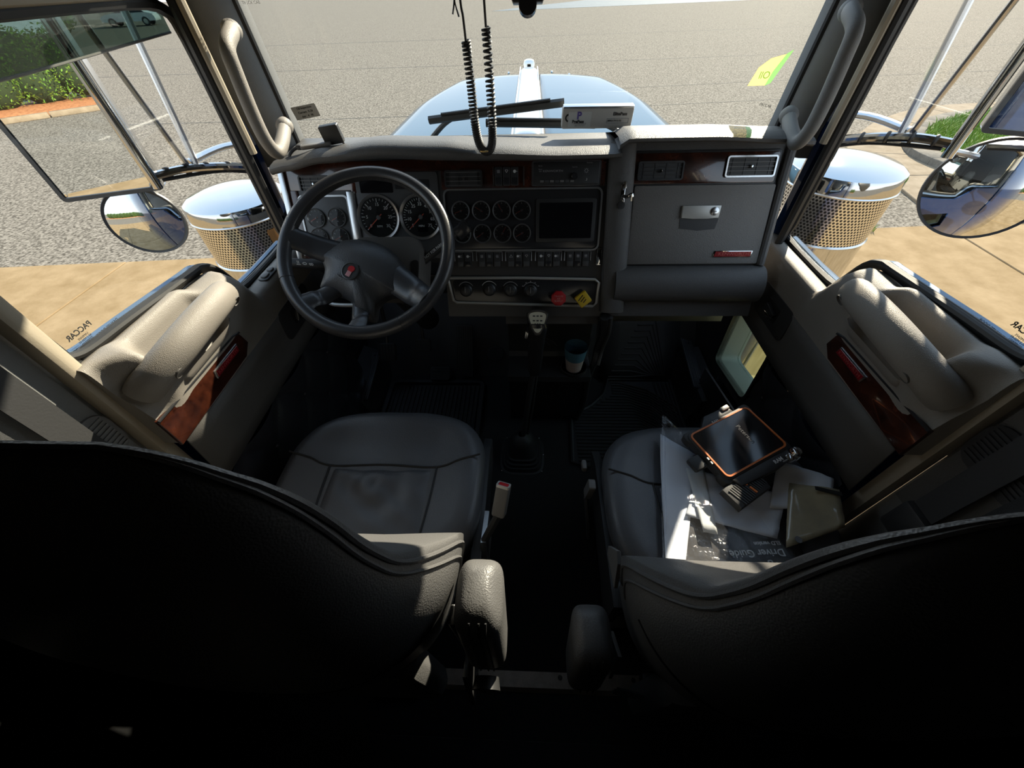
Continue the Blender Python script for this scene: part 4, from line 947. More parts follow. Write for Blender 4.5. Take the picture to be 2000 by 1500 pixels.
# folded-up armrest on the driver seat, aisle side
def armrest(parent, cx, cy, z0, z1, mtl):
    def fn(u, v):
        a = 2 * PI * u; c, s_ = math.cos(a), math.sin(a); z = z0 + (z1 - z0) * v
        k = 1 - .55 * max(0, (v - .86) / .14) ** 2 - .35 * max(0, (.10 - v) / .10) ** 2
        return (cx + .037 * k * sgnpow(c, .5) , cy + (.055 - .012 * (1 - v)) * k * sgnpow(s_, .55) + .03 * v, z)
    g_ = G().grid(fn, 36, 24, cu=True); g_.poly([fn(k / 36, 0) for k in range(36)]); g_.poly([fn(k / 36, 1) for k in range(36)])
    ar = g_.build('armrest', mtl, parent, ang=60)
    for dx in (-.010, .004, .014):
        G().tube([(cx + dx, cy + .03 * v - (.055 - .012 * (1 - v)) * (1 - .55 * max(0, (v - .86) / .14) ** 2) - .0008, z0 + (z1 - z0) * v) for v in [k / 20 for k in range(1, 20)]], .0016, 6).build('seam', stitch, ar)
    return ar
armrest(dseat, -.072, .135, .54, .80, leather)
G().lathe([(.022, 0), (.026, .02), (0, .024)], 20, frame((-.072, .085, .53), (1, 0, 0), (0, 0, 1))).build('armrest_pivot', plastic, dseat)
G().box((-.118, .145, .62), (.012, .03, .20), bev=.003).build('hinge_plate', chrome_soft, dseat)
G().prism([(.05, .40), (.16, .40), (.19, .50), (.08, .56)], -.006, .006, frame((-.108, 0, 0), (0, 1, 0), (0, 0, 1)), bev=.002).build('bracket', steel_dark, dseat)
ap_ = armrest(pseat, .122, .12, .40, .60, leather)
# seat-belt buckle beside the driver seat
bk_ = thing('seat_belt_buckle', 'grey seat-belt buckle with red button beside the driver seat', 'buckle', (-.088, .33, .45), 'seat-belt buckles')
BM = frame((-.052, .405, .655), (1, -.3, 0), (.035, .05, .085))
G(BM).prism(rrect(.030, .075, .006), -.010, .010, Matrix.Translation((0, -.035, 0)), bev=.004).build('body', plastic_grey, bk_)
G(BM).box((0, .003, 0), (.022, .006, .016), bev=.002).build('release_button', red_pl, bk_)
ringprism(G(BM @ Matrix.Rotation(-PI / 2, 4, 'X') @ Matrix.Translation((0, 0, .0))), rrect(.030, .020, .004), rrect(.023, .014, .003), .0, .006).build('rim', silver_pl, bk_)
G().tube([BM @ Vector((0, -.07, 0)), (-.098, .34, .52), (-.105, .32, .42)], .008, 8, flat=1.5).build('stalk', rubber, bk_)
G().prism([(.30, .40), (.40, .40), (.42, .50), (.33, .53)], -.006, .006, frame((-.10, 0, 0), (0, 1, 0), (0, 0, 1)), bev=.002).build('anchor', alu, bk_)
# passenger seat side switches and belt buckle
pb = thing('seat_belt_buckle', 'grey seat-belt buckle on the aisle side of the passenger seat', 'buckle', (.166, .47, .40), 'seat-belt buckles')
PB = frame((.168, .50, .47), (0, 1, .1), (.05, -.3, .9))
G(PB).prism(rrect(.028, .075, .005), -.009, .009, bev=.004).build('body', plastic_grey, pb)
G(PB).box((0, -.05, 0), (.016, .03, .004), bev=.001).build('tongue', chrome_soft, pb)
G().tube([PB @ Vector((0, -.06, 0)), (.172, .46, .36), (.178, .44, .30)], .007, 8, flat=1.5).build('stalk', rubber, pb)
G().box((.160, .575, .465), (.014, .03, .022), bev=.005).build('height_switch', plastic_grey, pseat)
G().prism([(.20, .62), (.225, .68), (.245, .69), (.28, .62), (.27, .60)], -.004, .004, frame((.172, .02, -.01), (0, 1, 0), (0, 0, 1)), bev=.002).build('recline_lever', plastic_grey, pseat)
G().prism([(.10, .42), (.16, .42), (.17, .50), (.12, .55)], -.004, .004, frame((.175, 0, 0), (0, 1, 0), (0, 0, 1)), bev=.002).build('bracket', chrome_soft, pseat)
for k in range(3): G().tube([(.19, .085, .40 - .03 * k), (.26, .075, .385 - .03 * k)], .004, 6).build('spring_bar', steel_dark, pseat)
# hanging shoulder belts by the B pillars
for sx in (-1, 1):
    t = thing('shoulder_belt', 'black shoulder belt hanging by the %s pillar' % ('driver' if sx < 0 else 'passenger'), 'seat belt', (sx * .78, .365, .5), 'shoulder belts')
    G().prism([(-.024, 0), (.024, 0), (.024, .62), (-.024, .62)], -.001, .001, frame((sx * .79, .36, .66), (0, 1, 0), (0, .03, 1))).build('webbing', rubber, t, smooth=False)
    G().box((sx * .793, .38, 1.30), (.02, .06, .08), bev=.008).build('guide_loop', plastic, t)
    G().box((sx * .79, .355, .62), (.03, .07, .09), bev=.01).build('reel_cover', plastic, t)

# ================================================================== DOORS
def make_door(sx, num):
    side = 'driver' if sx < 0 else 'passenger'
    d = struct(thing('door_%d' % num, 'taupe and charcoal %s door with pull handle and wood strip' % side, 'door', (sx * .80, .82, .05)))
    X = lambda x: sx * x
    DF = lambda x, y, z: frame((X(x), y, z), (0, 1, 0), (0, 0, 1)) if sx > 0 else frame((X(x), y, z), (0, -1, 0), (0, 0, 1))   # local z points outboard? flipped below
    inM = lambda x, y, z: frame((X(x), y, z), (0, -sx, 0), (0, 0, 1))        # local z points to the cab inside
    # moulded upper panel: cross sections (x, z) keyed along y
    A = [(.822, .955), (.785, .968), (.765, .966), (.745, .962), (.728, .952), (.718, .936), (.714, .912), (.716, .88), (.722, .86), (.730, .835), (.738, .80), (.742, .745)]
    B = [(.822, .948), (.785, .960), (.776, .952), (.773, .912), (.766, .845), (.748, .826), (.728, .838), (.718, .862), (.722, .858), (.732, .84), (.738, .80), (.742, .745)]
    Cc = [(.822, .928), (.785, .940), (.765, .935), (.748, .925), (.738, .91), (.730, .895), (.728, .88), (.730, .865), (.733, .85), (.735, .83), (.738, .80), (.742, .745)]
    Dd = [(.822, .818), (.785, .830), (.768, .830), (.756, .826), (.750, .818), (.747, .808), (.745, .80), (.744, .79), (.743, .78), (.742, .77), (.742, .76), (.742, .745)]
    flat = lambda S: tuple(q for p in S for q in p)
    A0 = [(x + (.782 - x) * .8 * min(1, max(0, (z - .80) / .10)) if x < .782 else x, z) for x, z in A]
    keys = [(.445, flat(A0)), (.452, flat(A0)), (.505, flat(A)), (.545, flat(B)), (.70, flat(B)), (.745, flat(Cc)), (.815, flat(Cc)), (.895, flat(Dd)), (1.22, flat(Dd))]
    def pan(u, v):
        y = .445 + .775 * u; f = lerp_keys(keys, y); t = v * 11; i = min(int(t), 10); k = t - i
        x = f[2 * i] + (f[2 * i + 2] - f[2 * i]) * k; z = f[2 * i + 1] + (f[2 * i + 3] - f[2 * i + 1]) * k
        return (X(x), y, z)
    G().grid(pan, 90, 22).build('upper_panel', vinyl_taupe, d, ang=80)
    G().prism([(p[0], p[1]) for p in A0] + [(.86, .745), (.86, .962)], 0, .004, frame((0, .447, 0), (sx, 0, 0), (0, 0, 1))).build('rear_edge', vinyl_taupe, d, smooth=False)
    # lower charcoal panel
    G().grid(lambda u, v: (X(.742 + .012 * v), .455 + .765 * u, .745 - .17 * v), 6, 4).build('lower_panel', vinyl_dark, d, thick=.004)
    # pull handle bar
    P = crom([(X(.752), .470, .880), (X(.722), .495, .905), (X(.700), .55, .925), (X(.694), .62, .934), (X(.698), .69, .934), (X(.716), .745, .922), (X(.746), .785, .895)], 8)
    gr_ = G().tube(P, lambda t: .026 + .004 * (1 - (2 * t - 1) ** 2) - .003 * t, 20, flat=1.2, up=(0, 0, 1)).build('pull_handle', vinyl_taupe, d)
    for (x, y, z, r_) in ((.715, .512, .911, .0295), (.714, .738, .922, .0285)):
        nn = Vector((-sx * math.cos(R(30)), 0, -math.sin(R(30)))); xx = Vector((0, -sx, 0)); oo = Vector((X(x), y, z)) + nn * r_
        ringprism(G(frame(oo, xx, nn.cross(xx))), [(.0125 * math.cos(2 * PI * k / 20), .0125 * math.sin(2 * PI * k / 20)) for k in range(20)], [(.0114 * math.cos(2 * PI * k / 20), .0114 * math.sin(2 * PI * k / 20)) for k in range(20)], -.004, .0012).build('screw_cap', vinyl_dark, gr_)
    # wood strip and red badge
    wv = [(.44, .748), (.715, .752), (.745, .775), (.735, .815), (.71, .822), (.44, .828)]
    ws_ = G().prism([(-sx * (p[0] - .6), p[1] - .78) for p in wv], 0, .008, inM(.744, .6, .78), bev=.004).build('wood_strip', wood, d)
    G().tube([(X(.735), p[0], p[1]) for p in wv[3:] ], .003, 6).build('strip_edge', plastic_gloss, d)
    bm_ = inM(.736, .655, .792) @ Matrix.Rotation(R(0), 4, 'Z')
    bd = G(bm_).prism([(-.050, -.010), (.048, -.010), (.052, .010), (-.046, .010)], 0, .003, bev=.001).build('name_badge', chrome_soft, ws_)
    G(bm_).prism([(-.047, -.007), (.045, -.007), (.048, .007), (-.043, .007)], .0028, .004).build('badge_field', badge_red, ws_)
    text('KENWORTH', .0125, bm_ @ Matrix.Translation((0, 0, .0042)), MATS['badge_letters'], ws_, sx=1.15)
    # inner latch
    lm = inM(.744, .985, .700)
    lt = G(lm).prism(rrect(.19, .10, .02), 0, .004, bev=.002).build('latch_plate', plastic, d)
    G(lm).prism(rrect(.075, .05, .01), .001, .0048).build('latch_recess', seal, lt)
    G(lm).prism([(-.03, -.012), (.028, -.008), (.034, .006), (-.02, .016)], .006, .018, bev=.004).build('latch_paddle', plastic_gloss, lt)
    G(lm).tube([(-.032, -.014, .012), (.0, -.013, .02), (.03, -.009, .014)], .0025, 6).build('latch_edge', chrome, lt)
    # tufted lower trim with buttons
    T0, T1, Z0, Z1 = .47, 1.20, .06, .575
    if sx > 0: T1 = .885
    def tz(y, z):
        a = y / .105; b = z / .115
        return abs(math.sin(PI * (a + b) / 2 * 1.0)) * abs(math.sin(PI * (a - b) / 2))
    def tuft(u, v):
        y = T0 + (T1 - T0) * u; z = Z1 - (Z1 - Z0) * v; q = tz(y, z) ** .45
        return (X(.762 - .022 * q), y, z)
    tf = G().grid(tuft, 84, 60).build('tufted_trim', tuft_vinyl, d, ang=85)
    for i in range(0, 14):
        for j in range(0, 8):
            y = .105 * i; z = .115 * j
            if (i + j) % 2: continue
            if T0 + .02 < y < T1 - .02 and Z0 + .02 < z < Z1 - .02: G().sphere((X(.758), y, z), .0075, 6, sc=(.6, 1, 1)).build('button', tuft_vinyl, tf)
    if sx > 0:
        # small lower look-down window with rubber surround
        G().prism([(.885, .30), (1.20, .24), (1.20, .06), (.885, .06)], -.004, .004, frame((X(.765), 0, 0), (0, 1, 0), (0, 0, 1))).build('lower_trim', rubber, d, smooth=False)
        G().prism([(.885, .61), (1.20, .60), (1.20, .575), (.885, .575)], -.004, .004, frame((X(.762), 0, 0), (0, 1, 0), (0, 0, 1))).build('lower_trim', rubber, d, smooth=False)
        Q = [(.905, .375), (1.155, .335), (1.170, .575), (.915, .592)]
        def rq(Q, r):
            out = []
            for i in range(4):
                p, a, b = Vector((*Q[i], 0)), Vector((*Q[i - 1], 0)), Vector((*Q[(i + 1) % 4], 0)); da = (a - p).normalized(); db = (b - p).normalized()
                for k in range(6): t_ = k / 5; out.append(tuple(((1 - t_) ** 2 * (p + da * r) + 2 * t_ * (1 - t_) * p + t_ * t_ * (p + db * r)).xy))
            return out
        inn = rq(Q, .03); cen = Vector((1.035, .47)); outp = [tuple(cen + (Vector(p) - cen) * 1.09) for p in inn]; mid = [tuple(cen + (Vector(p) - cen) * 1.16) for p in inn]
        ringprism(G(frame((0, 0, 0), (0, 1, 0), (0, 0, 1))), [tuple(cen + (Vector(p) - cen) * 1.5) for p in inn], inn, .773, .776).build('lower_trim', rubber, d, smooth=False)
        FM = frame((0, 0, 0), (0, 1, 0), (0, 0, 1))     # local x=y, y=z, z=x
        G().box((.790, .86, .58), (.008, .10, .20)).build('lower_trim', rubber, d, smooth=False)
        w3 = struct(thing('window_4', 'small lower look-down window in the passenger door', 'window', (.78, 1.03, .35)))
        ringprism(G(FM), outp, inn, .752, .772).build('rubber_surround', seal, w3)
        G(FM).grid(lambda u, v: (inn[int(round(u * 24)) % 24][0], inn[int(round(u * 24)) % 24][1], .765 + .085 * v), 24, 2, cu=True).build('reveal', vinyl_grey, w3)
        G(FM).prism(inn, .838, .842).build('pane', glass_peep, w3, smooth=False)
    # belt moulding, window frame and pane
    sill = [(1.19, .826), (.935, .826), (.90, .85), (.865, .915), (.83, .94), (.79, .944), (.60, .958), (.50, .964), (.465, .975)]
    G().tube(crom([(X(.808), y, z + .004) for y, z in sill], 4), .008, 8).build('belt_seal', seal, d)
    G().tube(crom([(X(.838), y, z - .002) for y, z in sill], 4), .010, 8).build('belt_moulding', mat('blue_belt_trim', (.16, .22, .30), .25, .6) if 'blue_belt_trim' not in MATS else MATS['blue_belt_trim'], d)
    loop = [(y, z) for y, z in sill] + [(y, z + (.035 if sx > 0 else 0)) for y, z in ((.463, 1.20), (.466, 1.35), (.50, 1.392), (.65, 1.398), (1.05, 1.40), (1.16, 1.385), (1.188, 1.33))] + [ (1.192, 1.10), (1.195, .87)]
    wi = struct(thing('window_%d' % (2 if sx < 0 else 3), 'clear %s side window pane' % side, 'window', (X(.82), .82, .82)))
    G().prism(loop, -.002, .002, frame((X(.826), 0, 0), (0, 1, 0), (0, 0, 1))).build('pane', glass_clear, wi, smooth=False)
    G().tube(crom([(X(.815), y, z) for y, z in loop], 3, True), .012, 8, closed=True).build('seal', seal, wi)
    # outer door skin
    G().prism([(.46, .95), (.80, .93), (.92, .81), (1.22, .80)] + ([(1.22, .62), (.88, .62), (.88, .2), (.46, .2)] if sx > 0 else [(1.22, -.35), (.46, -.35)]), -.008, .008, frame((X(.872), 0, 0), (0, 1, 0), (0, 0, 1))).build('outer_skin', blue_paint, d, smooth=False)
    if sx > 0: G().prism([(.46, .2), (.88, .2), (.88, .32), (1.22, .30), (1.22, -.35), (.46, -.35)], -.008, .008, frame((X(.872), 0, 0), (0, 1, 0), (0, 0, 1))).build('outer_skin', blue_paint, d, smooth=False)
    # print on the glass (reads from outside, so mirrored from within)
    om = frame((X(.822), .50 if sx < 0 else .50, 1.0), (0, sx * 1, 0), (0, 0, 1))
    gm = frame((X(.8225), 0, 0), (0, 1 * sx, 0), (0, 0, 1))
    def gt(s_, sz, y, z, **k): text(s_, sz, frame((X(.8225), y, z), (0, sx, 0), (0, 0, 1)), black_ink, wi, **k)
    gt('PACCAR', .0135, .522, .993, bold=.0003); gt('LAMISAFE\nAS-2 M20-43\nTEMPERED', .0052, .520, .977); gt('E1 43R-0038', .0052, .520, .963)
    gt('DAYLITE DOOR', .0075, .565, .968)
    return d
dl = make_door(-1, 1)
dr = make_door(1, 2)
# mirror switch on the driver's door sill
sm = frame((-.766, .985, .832), (0, 1, 0), (-1, 0, .12))
ms = G(frame((-.772, .985, .829), (0, -1, 0), (1, 0, -.1))).prism(rrect(.075, .030, .014), 0, .005, bev=.002).build('mirror_switch_plate', plastic, dl)
G(frame((-.772, .972, .834), (0, -1, 0), (1, 0, -.1))).prism(rrect(.028, .019, .007), 0, .005, bev=.002).build('switch_button', plastic_grey, ms)
G(frame((-.772, 1.005, .834), (0, -1, 0), (1, 0, -.1))).prism(rrect(.022, .017, .006), 0, .005, bev=.002).build('switch_button', plastic_grey, ms)
# tinted shade outside the driver's window top
ts = thing('window_shade', 'dark tinted rain shade across the top of the driver window', 'window shade', (-.85, .83, 1.36))
G().prism([(.47, 1.315), (.80, 1.325), (1.20, 1.345), (1.20, 1.42), (.47, 1.42)], -.0015, .0015, frame((-.852, 0, 0), (0, 1, 0), (0, 0, 1))).build('tinted_panel', glass_tint, ts, smooth=False)
G().tube([(-.852, .47, 1.315), (-.852, .80, 1.325), (-.852, 1.20, 1.345)], .0025, 6).build('lower_lip', plastic_grey, ts)
# grab handles on the windscreen pillars
for sx in (-1, 1):
    side = 'driver' if sx < 0 else 'passenger'
    t = thing('grab_handle', 'grey tubular grab handle on the %s windscreen pillar' % side, 'grab handle', (sx * .70, 1.17, 1.10), 'grab handles')
    P = crom([(sx * .705, 1.205, 1.345), (sx * .668, 1.135, 1.345), (sx * .655, 1.075, 1.325), (sx * .652, 1.062, 1.28), (sx * .650, 1.055, 1.21), (sx * .646, 1.055, 1.155), (sx * .642, 1.075, 1.125), (sx * .648, 1.13, 1.135), (sx * .672, 1.22, 1.155)], 8)
    G().tube(P, .0155, 14, flat=1.1).build('grip_bar', vinyl_taupe if sx < 0 else vinyl_grey, t)
    for q in (P[2], P[-3]): G().sphere(q, .021, 10, sc=(1, 1.2, 1)).build('end_boss', vinyl_taupe if sx < 0 else vinyl_grey, t)

# ================================================================== FLOOR FITTINGS
# gear lever with boot
gl = thing('gear_lever', 'tall black gear lever with cream shift-pattern knob and rubber boot', 'gear lever', (-.02, .90, 0))
bt = G(); sec = [(.100, .105, .0), (.100, .105, .008), (.085, .09, .012), (.080, .085, .030), (.074, .078, .030), (.072, .076, .045), (.064, .068, .045), (.062, .066, .062), (.055, .058, .062), (.052, .055, .085), (.045, .05, .10), (.047, .05, .118), (.040, .042, .135), (.024, .028, .152), (.014, .014, .158)]
def bfn(u, v):
    w, h, z = sec[int(round(v * 14))]; a = 2 * PI * u; p = .5 if z < .07 else .8; return (-.022 + w * sgnpow(math.cos(a), p), .90 + h * sgnpow(math.sin(a), p), z)
bo = G().grid(bfn, 40, 14, cu=True).build('boot', rubber, gl, ang=30)
for (x, y) in ((-.105, .82), (.06, .82), (-.108, .90), (.066, .90), (-.09, .985), (.05, .985), (-.02, .812)): G().sphere((x, y, .009), .004, 6).build('screw', chrome_soft, bo)
G().tube(crom([(-.015, .905, .14), (-.005, .925, .25), (.012, .95, .40), (.02, .955, .47)], 6), .0105, 12).build('lever_shaft', steel_dark, gl)
G().tube(crom([(.0, .905, .15), (.018, .93, .28), (.03, .952, .42), (.035, .958, .50)], 6), .004, 8).build('air_line', rubber, gl)
def kn(u, v):
    a = 2 * PI * u; z = .455 + .235 * v; w = lerp_keys([(0, .017), (.12, .024), (.5, .0265), (.8, .030), (.92, .033), (1, .026)], v)
    return (.022 + .006 * v + w * sgnpow(math.cos(a), .7), .952 - .004 * v + w * .95 * sgnpow(math.sin(a), .7), z)
k_ = G().grid(kn, 28, 20, cu=True); k_.poly([kn(i / 28, 1) for i in range(28)]); k_.poly([kn(i / 28, 0) for i in range(28)])
ko = k_.build('knob_body', plastic_gloss, gl, ang=60)
KM = frame((.028, .938, .690), (1, 0, 0), (0, .72, .70))
tri = [(-.026, .020), (-.018, .028), (0, .031), (.018, .028), (.026, .020), (.022, .0), (.010, -.026), (0, -.033), (-.010, -.026), (-.022, .0)]
tri = [(p.x, p.y) for p in crom([(a, b, 0) for a, b in tri], 3, True)]
G(KM).prism([(x * 1.28, y * 1.28) for x, y in tri], -.02, .004, bev=.006).build('knob_cap', plastic_gloss, ko)
ringprism(G(KM), [(x * 1.16, y * 1.16) for x, y in tri], tri, .003, .006).build('knob_ring', chrome_soft, ko)
G(KM).prism(tri, .003, .0055).build('shift_plate', mat('cream_plate', (.72, .68, .52), .5), ko)
for r_ in range(2):
    for c_ in range(3): G(KM).box((-.011 + c_ * .011, .018 - r_ * .014, .0058), (.007, .0035, .0006)).build('pattern_mark', black_ink, ko)
for c_ in range(3): G(KM).box((-.007 + c_ * .007, -.006, .0058), (.004, .0035, .0006)).build('pattern_mark', black_ink, ko)
G().prism([(0, -.012), (.008, -.016), (.012, .004), (.004, .012)], -.005, .005, frame((-.012, .935, .645), (1, 0, 0), (0, .3, 1)), bev=.002).build('range_switch', chrome_soft, ko)
# pedals
def pedal(name, label, M, w, h, n, arm, material=rubber, horizontal=False):
    t = thing(name, label, 'pedal', M.translation)
    G(M).prism(rrect(w, h, .012), -.008, .004, bev=.003).build('pad', material, t)
    for k in range(n):
        if horizontal: G(M).box((0, -h / 2 + h * (k + .5) / n, .005), (w * .9, h / n * .45, .004)).build('rib', material, t)
        else: G(M).box((-w / 2 + w * (k + .5) / n, 0, .005), (w / n * .45, h * .92, .004)).build('rib', material, t)
    if arm: G().tube(crom(arm, 6), .009, 8).build('pedal_arm', steel_dark, t)
pedal('clutch_pedal', 'square black clutch pedal nearest the driver door', frame((-.665, 1.32, .215), (1, 0, 0), (0, .55, .8)), .085, .085, 6, [(-.665, 1.33, .215), (-.665, 1.40, .35), (-.66, 1.42, .60)])
pedal('brake_pedal', 'black brake pedal between clutch and accelerator', frame((-.50, 1.36, .225), (1, 0, 0), (0, .55, .8)), .075, .06, 5, [(-.50, 1.37, .225), (-.50, 1.43, .40), (-.50, 1.43, .60)], horizontal=True)
pedal('accelerator_pedal', 'long ribbed accelerator pedal standing on the toe board', frame((-.315, 1.405, .15), (1, 0, 0), (.05, .55, .8)), .085, .26, 8, None)
pedal('foot_rest_plate', 'small ribbed black foot plate left of the accelerator', frame((-.44, 1.335, .06), (1, 0, 0), (0, .8, .5)), .10, .07, 5, None, horizontal=True)
t = thing('foot_switch', 'round ribbed foot switch right of the accelerator', 'foot switch', (-.165, 1.41, .09))
FM = frame((-.165, 1.425, .11), (1, 0, 0), (0, .7, .7))
G(FM).lathe([(.040, -.02), (.040, .004), (.036, .007), (0, .007)], 28).build('button', rubber, t)
for k in range(7):
    x = -.027 + k * .009; G(FM).box((x, 0, .008), (.004, 2 * math.sqrt(.036 ** 2 - x * x), .004)).build('rib', rubber, t)
# ribbed aluminium scuff plates beside both footwells
for sx in (-1, 1):
    t = thing('scuff_plate', 'ribbed aluminium scuff plate in the %s footwell' % ('driver' if sx < 0 else 'passenger'), 'scuff plate', (sx * .75, 1.25, .1), 'scuff plates')
    M = frame((sx * .752, 1.245, .135), (1, 0, .35 * -sx), (0, 1, .12)) if sx < 0 else frame((.755, 1.30, .175), (1, 0, -.35), (0, 1, .12))
    G(M).prism(rrect(.062, .30, .004), -.003, .001).build('plate', steel_dark, t)
    for k in range(6): G(M).box((-.0255 + k * .0102, 0, .003), (.0048, .29, .005), bev=.001).build('rib', alu, t)
    for y in (-.12, .12): G(M).sphere((.005, y, .006), .004, 6).build('screw', steel_dark, t)
    G().prism([(sx * .70, 0), (sx * .82, 0), (sx * .82, .17), (sx * .74, .13 if sx < 0 else .16)], 1.08, 1.42, frame((0, 0, 0), (1, 0, 0), (0, 0, 1)) @ Matrix.Diagonal((1, 1, -1, 1))).build('step_box', rubber, t, smooth=False)
# rubber floor mats
mL = thing('floor_mat', 'ribbed black rubber mat in the driver footwell', 'floor mat', (-.45, 1.0, .01), 'rubber floor mats')
G().prism(rrect(.46, .62, .03, cx=-.45, cy=1.0), .0105, .016).build('mat_base', rubber, mL)
ringprism(G(), rrect(.47, .63, .035, cx=-.45, cy=1.0), rrect(.435, .595, .02, cx=-.45, cy=1.0), .011, .034).build('mat_lip', rubber, mL)
for k in range(21): G().box((-.655 + k * .0205, 1.0, .019), (.009, .57, .008), bev=.002, seg=1).build('mat_rib', rubber, mL)
mR = thing('floor_mat', 'ribbed black rubber mat in the passenger footwell', 'floor mat', (.5, 1.1, .01), 'rubber floor mats')
mo = [(.19, .86), (.27, .84), (.62, .84), (.70, .88), (.70, 1.34), (.40, 1.34), (.365, 1.24), (.30, 1.17), (.20, 1.10)]
G().prism(mo, .0105, .016).build('mat_base', rubber, mR)
G().tube([(x, y, .02) for x, y in mo], .008, 6, closed=True).build('mat_lip', rubber, mR)
for k in range(26):
    y = .87 + k * .018; x0 = .215 if y < 1.09 else .215 + (y - 1.09) * 1.3
    if x0 > .41: x0 = .41
    yb = y; xe = .53
    G().tube([(x0, y, .02), (xe - .012 * max(0, k - 8) * .4, y, .02), (xe + .05, y - .05, .02), (.60 + .004 * k, max(.86, y - .16), .02)], .0045, 5).build('mat_rib', rubber, mR)
for k in range(4): G().tube([(.625 + k * .02, .88, .02), (.62 + k * .02, 1.32, .02)], .0045, 5).build('mat_rib', rubber, mR)
G().grid(lambda u, v: (.36 + .38 * u, 1.33 + .24 * v, .012 + .29 * v), 4, 4).build('toe_flap', rubber, mR, thick=.006)
for k in range(11): G().tube([(.40 + .015 * k, 1.345 + .018 * k, .035 + .022 * k), (.50 + .012 * k, 1.345 + .018 * k, .035 + .022 * k), (.60 + .008 * k, 1.35, .04)], .0045, 5).build('mat_rib', rubber, mR)
G().sphere((.345, 1.215, .02), .012, 8, sc=(1, 1, .5)).build('mat_stud', rubber, mR)
# metal threshold strip across the aisle
th = struct(thing('trim_10', 'brown metal threshold strip across the aisle floor', 'trim', (.02, .13, 0)))
G().prism([(.102, .0), (.150, .0), (.150, .020), (.112, .024), (.102, .012)], -.30, .345, frame((0, 0, 0), (0, 1, 0), (0, 0, 1)), bev=.002).build('strip', step_metal, th)
for x in (-.145, .10, .31): 
    s_ = G().lathe([(.0065, 0), (.0055, .003), (0, .004)], 14, Matrix.Translation((x, .138, .0215))).build('screw', steel_dark, th)
for sx in (-1, 1):
    G().box((sx * .36 + .02, .12, .04), (.11, .07, .05), bev=.012).build('end_bracket', steel_dark, th)
G().sphere((-.285, .152, .03), .009, 8).build('stud', chrome, th)
# sleeper floor step behind, dark bedding edge
struct(G().box((0, -.50, .02), (1.62, 1.0, .02), bev=.004).build('trim_11', carpet), 'black carpeted sleeper floor behind the seats', 'carpet')

# ================================================================== THINGS ON THE PASSENGER SEAT
def onseat(x, y, h=0.0): return (x, y, pzt(x - pcx, y - pyc) + h)
def drape(poly_fn, nu, nv, h, amp, seed):
    rnd = random.Random(seed); ph = [rnd.uniform(0, 6) for _ in range(6)]
    def fn(u, v):
        x, y = poly_fn(u, v); w = amp * (math.sin(11 * u + ph[0] + 4 * v) + math.sin(17 * v + ph[1] - 6 * u) + .7 * math.sin(29 * u + 23 * v + ph[2]))
        xx = max(pcx - .24, min(pcx + .24, x)); yy = max(pyc - .19, min(pyc + .2, y)); z = pzt(xx - pcx, yy - pyc) + h + w + abs(w) * .5
        return (x, y, z)
    return G().grid(fn, nu, nv)
def quad(a, b, c, d_): return lambda u, v: tuple((1 - u) * (1 - v) * p + u * (1 - v) * q + u * v * r_ + (1 - u) * v * s_ for p, q, r_, s_ in zip(a, b, c, d_))
# booklet (reads upside down from the camera)
bkq = quad((.325, .255), (.615, .262), (.600, .462), (.335, .462))
bk = drape(bkq, 12, 10, .014, .0004, 2).build('booklet', booklet_m, thick=.006); tag(bk, 'black driver guide booklet with white title lying upside down on the passenger seat', 'booklet')
def btx(s_, sz, x, y): text(s_, sz, frame(onseat(x, y, .0185), (-1, -.06, 0), (.06, -1, 0)), white_ink, bk, align='RIGHT', bold=.0004)
btx('LogBook', .026, .470, .290); btx('Driver Guide', .0225, .449, .318); btx('ELD version', .012, .510, .342)
# loose white sheets
s1 = drape(quad((.372, .400), (.560, .350), (.625, .455), (.440, .520)), 14, 14, .0280, .0010, 5).build('paper_sheet', paper, thick=.0008); tag(s1, 'creased white paper sheet under the speaker microphone', 'paper', 'loose papers on the passenger seat')
s2 = drape(quad((.570, .420), (.700, .420), (.742, .490), (.640, .545)), 14, 12, .0315, .0012, 8).build('paper_sheet', paper, thick=.0008); tag(s2, 'curled white paper sheet reaching the door side of the passenger seat', 'paper', 'loose papers on the passenger seat')
s3 = drape(quad((.298, .275), (.338, .275), (.450, .570), (.365, .630)), 8, 14, .0215, .0005, 9).build('paper_sheet', paper, thick=.0008); tag(s3, 'narrow pale sheet inside the plastic bag at its aisle edge', 'paper', 'loose papers on the passenger seat')
s4 = drape(quad((.40, .36), (.43, .355), (.45, .52), (.405, .525)), 6, 8, .0325, .0004, 10).build('paper_sheet', paper_cream, thick=.0008); tag(s4, 'small folded pale slip beside the tablet corner', 'paper', 'loose papers on the passenger seat')
# clear bag
bag = thing('plastic_bag', 'crinkled clear plastic bag of papers on the passenger seat', 'plastic bag', onseat(.42, .45))
drape(quad((.285, .270), (.58, .262), (.50, .50), (.375, .680)), 26, 30, .040, .0020, 3).build('film', film_m, bag)
for k in range(2): 
    pts = [onseat(.287 + (.377 - .287) * v + .008 * k, .272 + (.675 - .272) * v, .036 + .003 * math.sin(20 * v)) for v in [q / 14 for q in range(15)]]
    G().tube(pts, .0018, 5).build('seal_edge', film_m, bag)
G().tube([onseat(.377 + .12 * v, .675 - .17 * v, .036 + .004 * math.sin(14 * v)) for v in [q / 10 for q in range(11)]], .002, 5).build('seal_edge', film_m, bag)
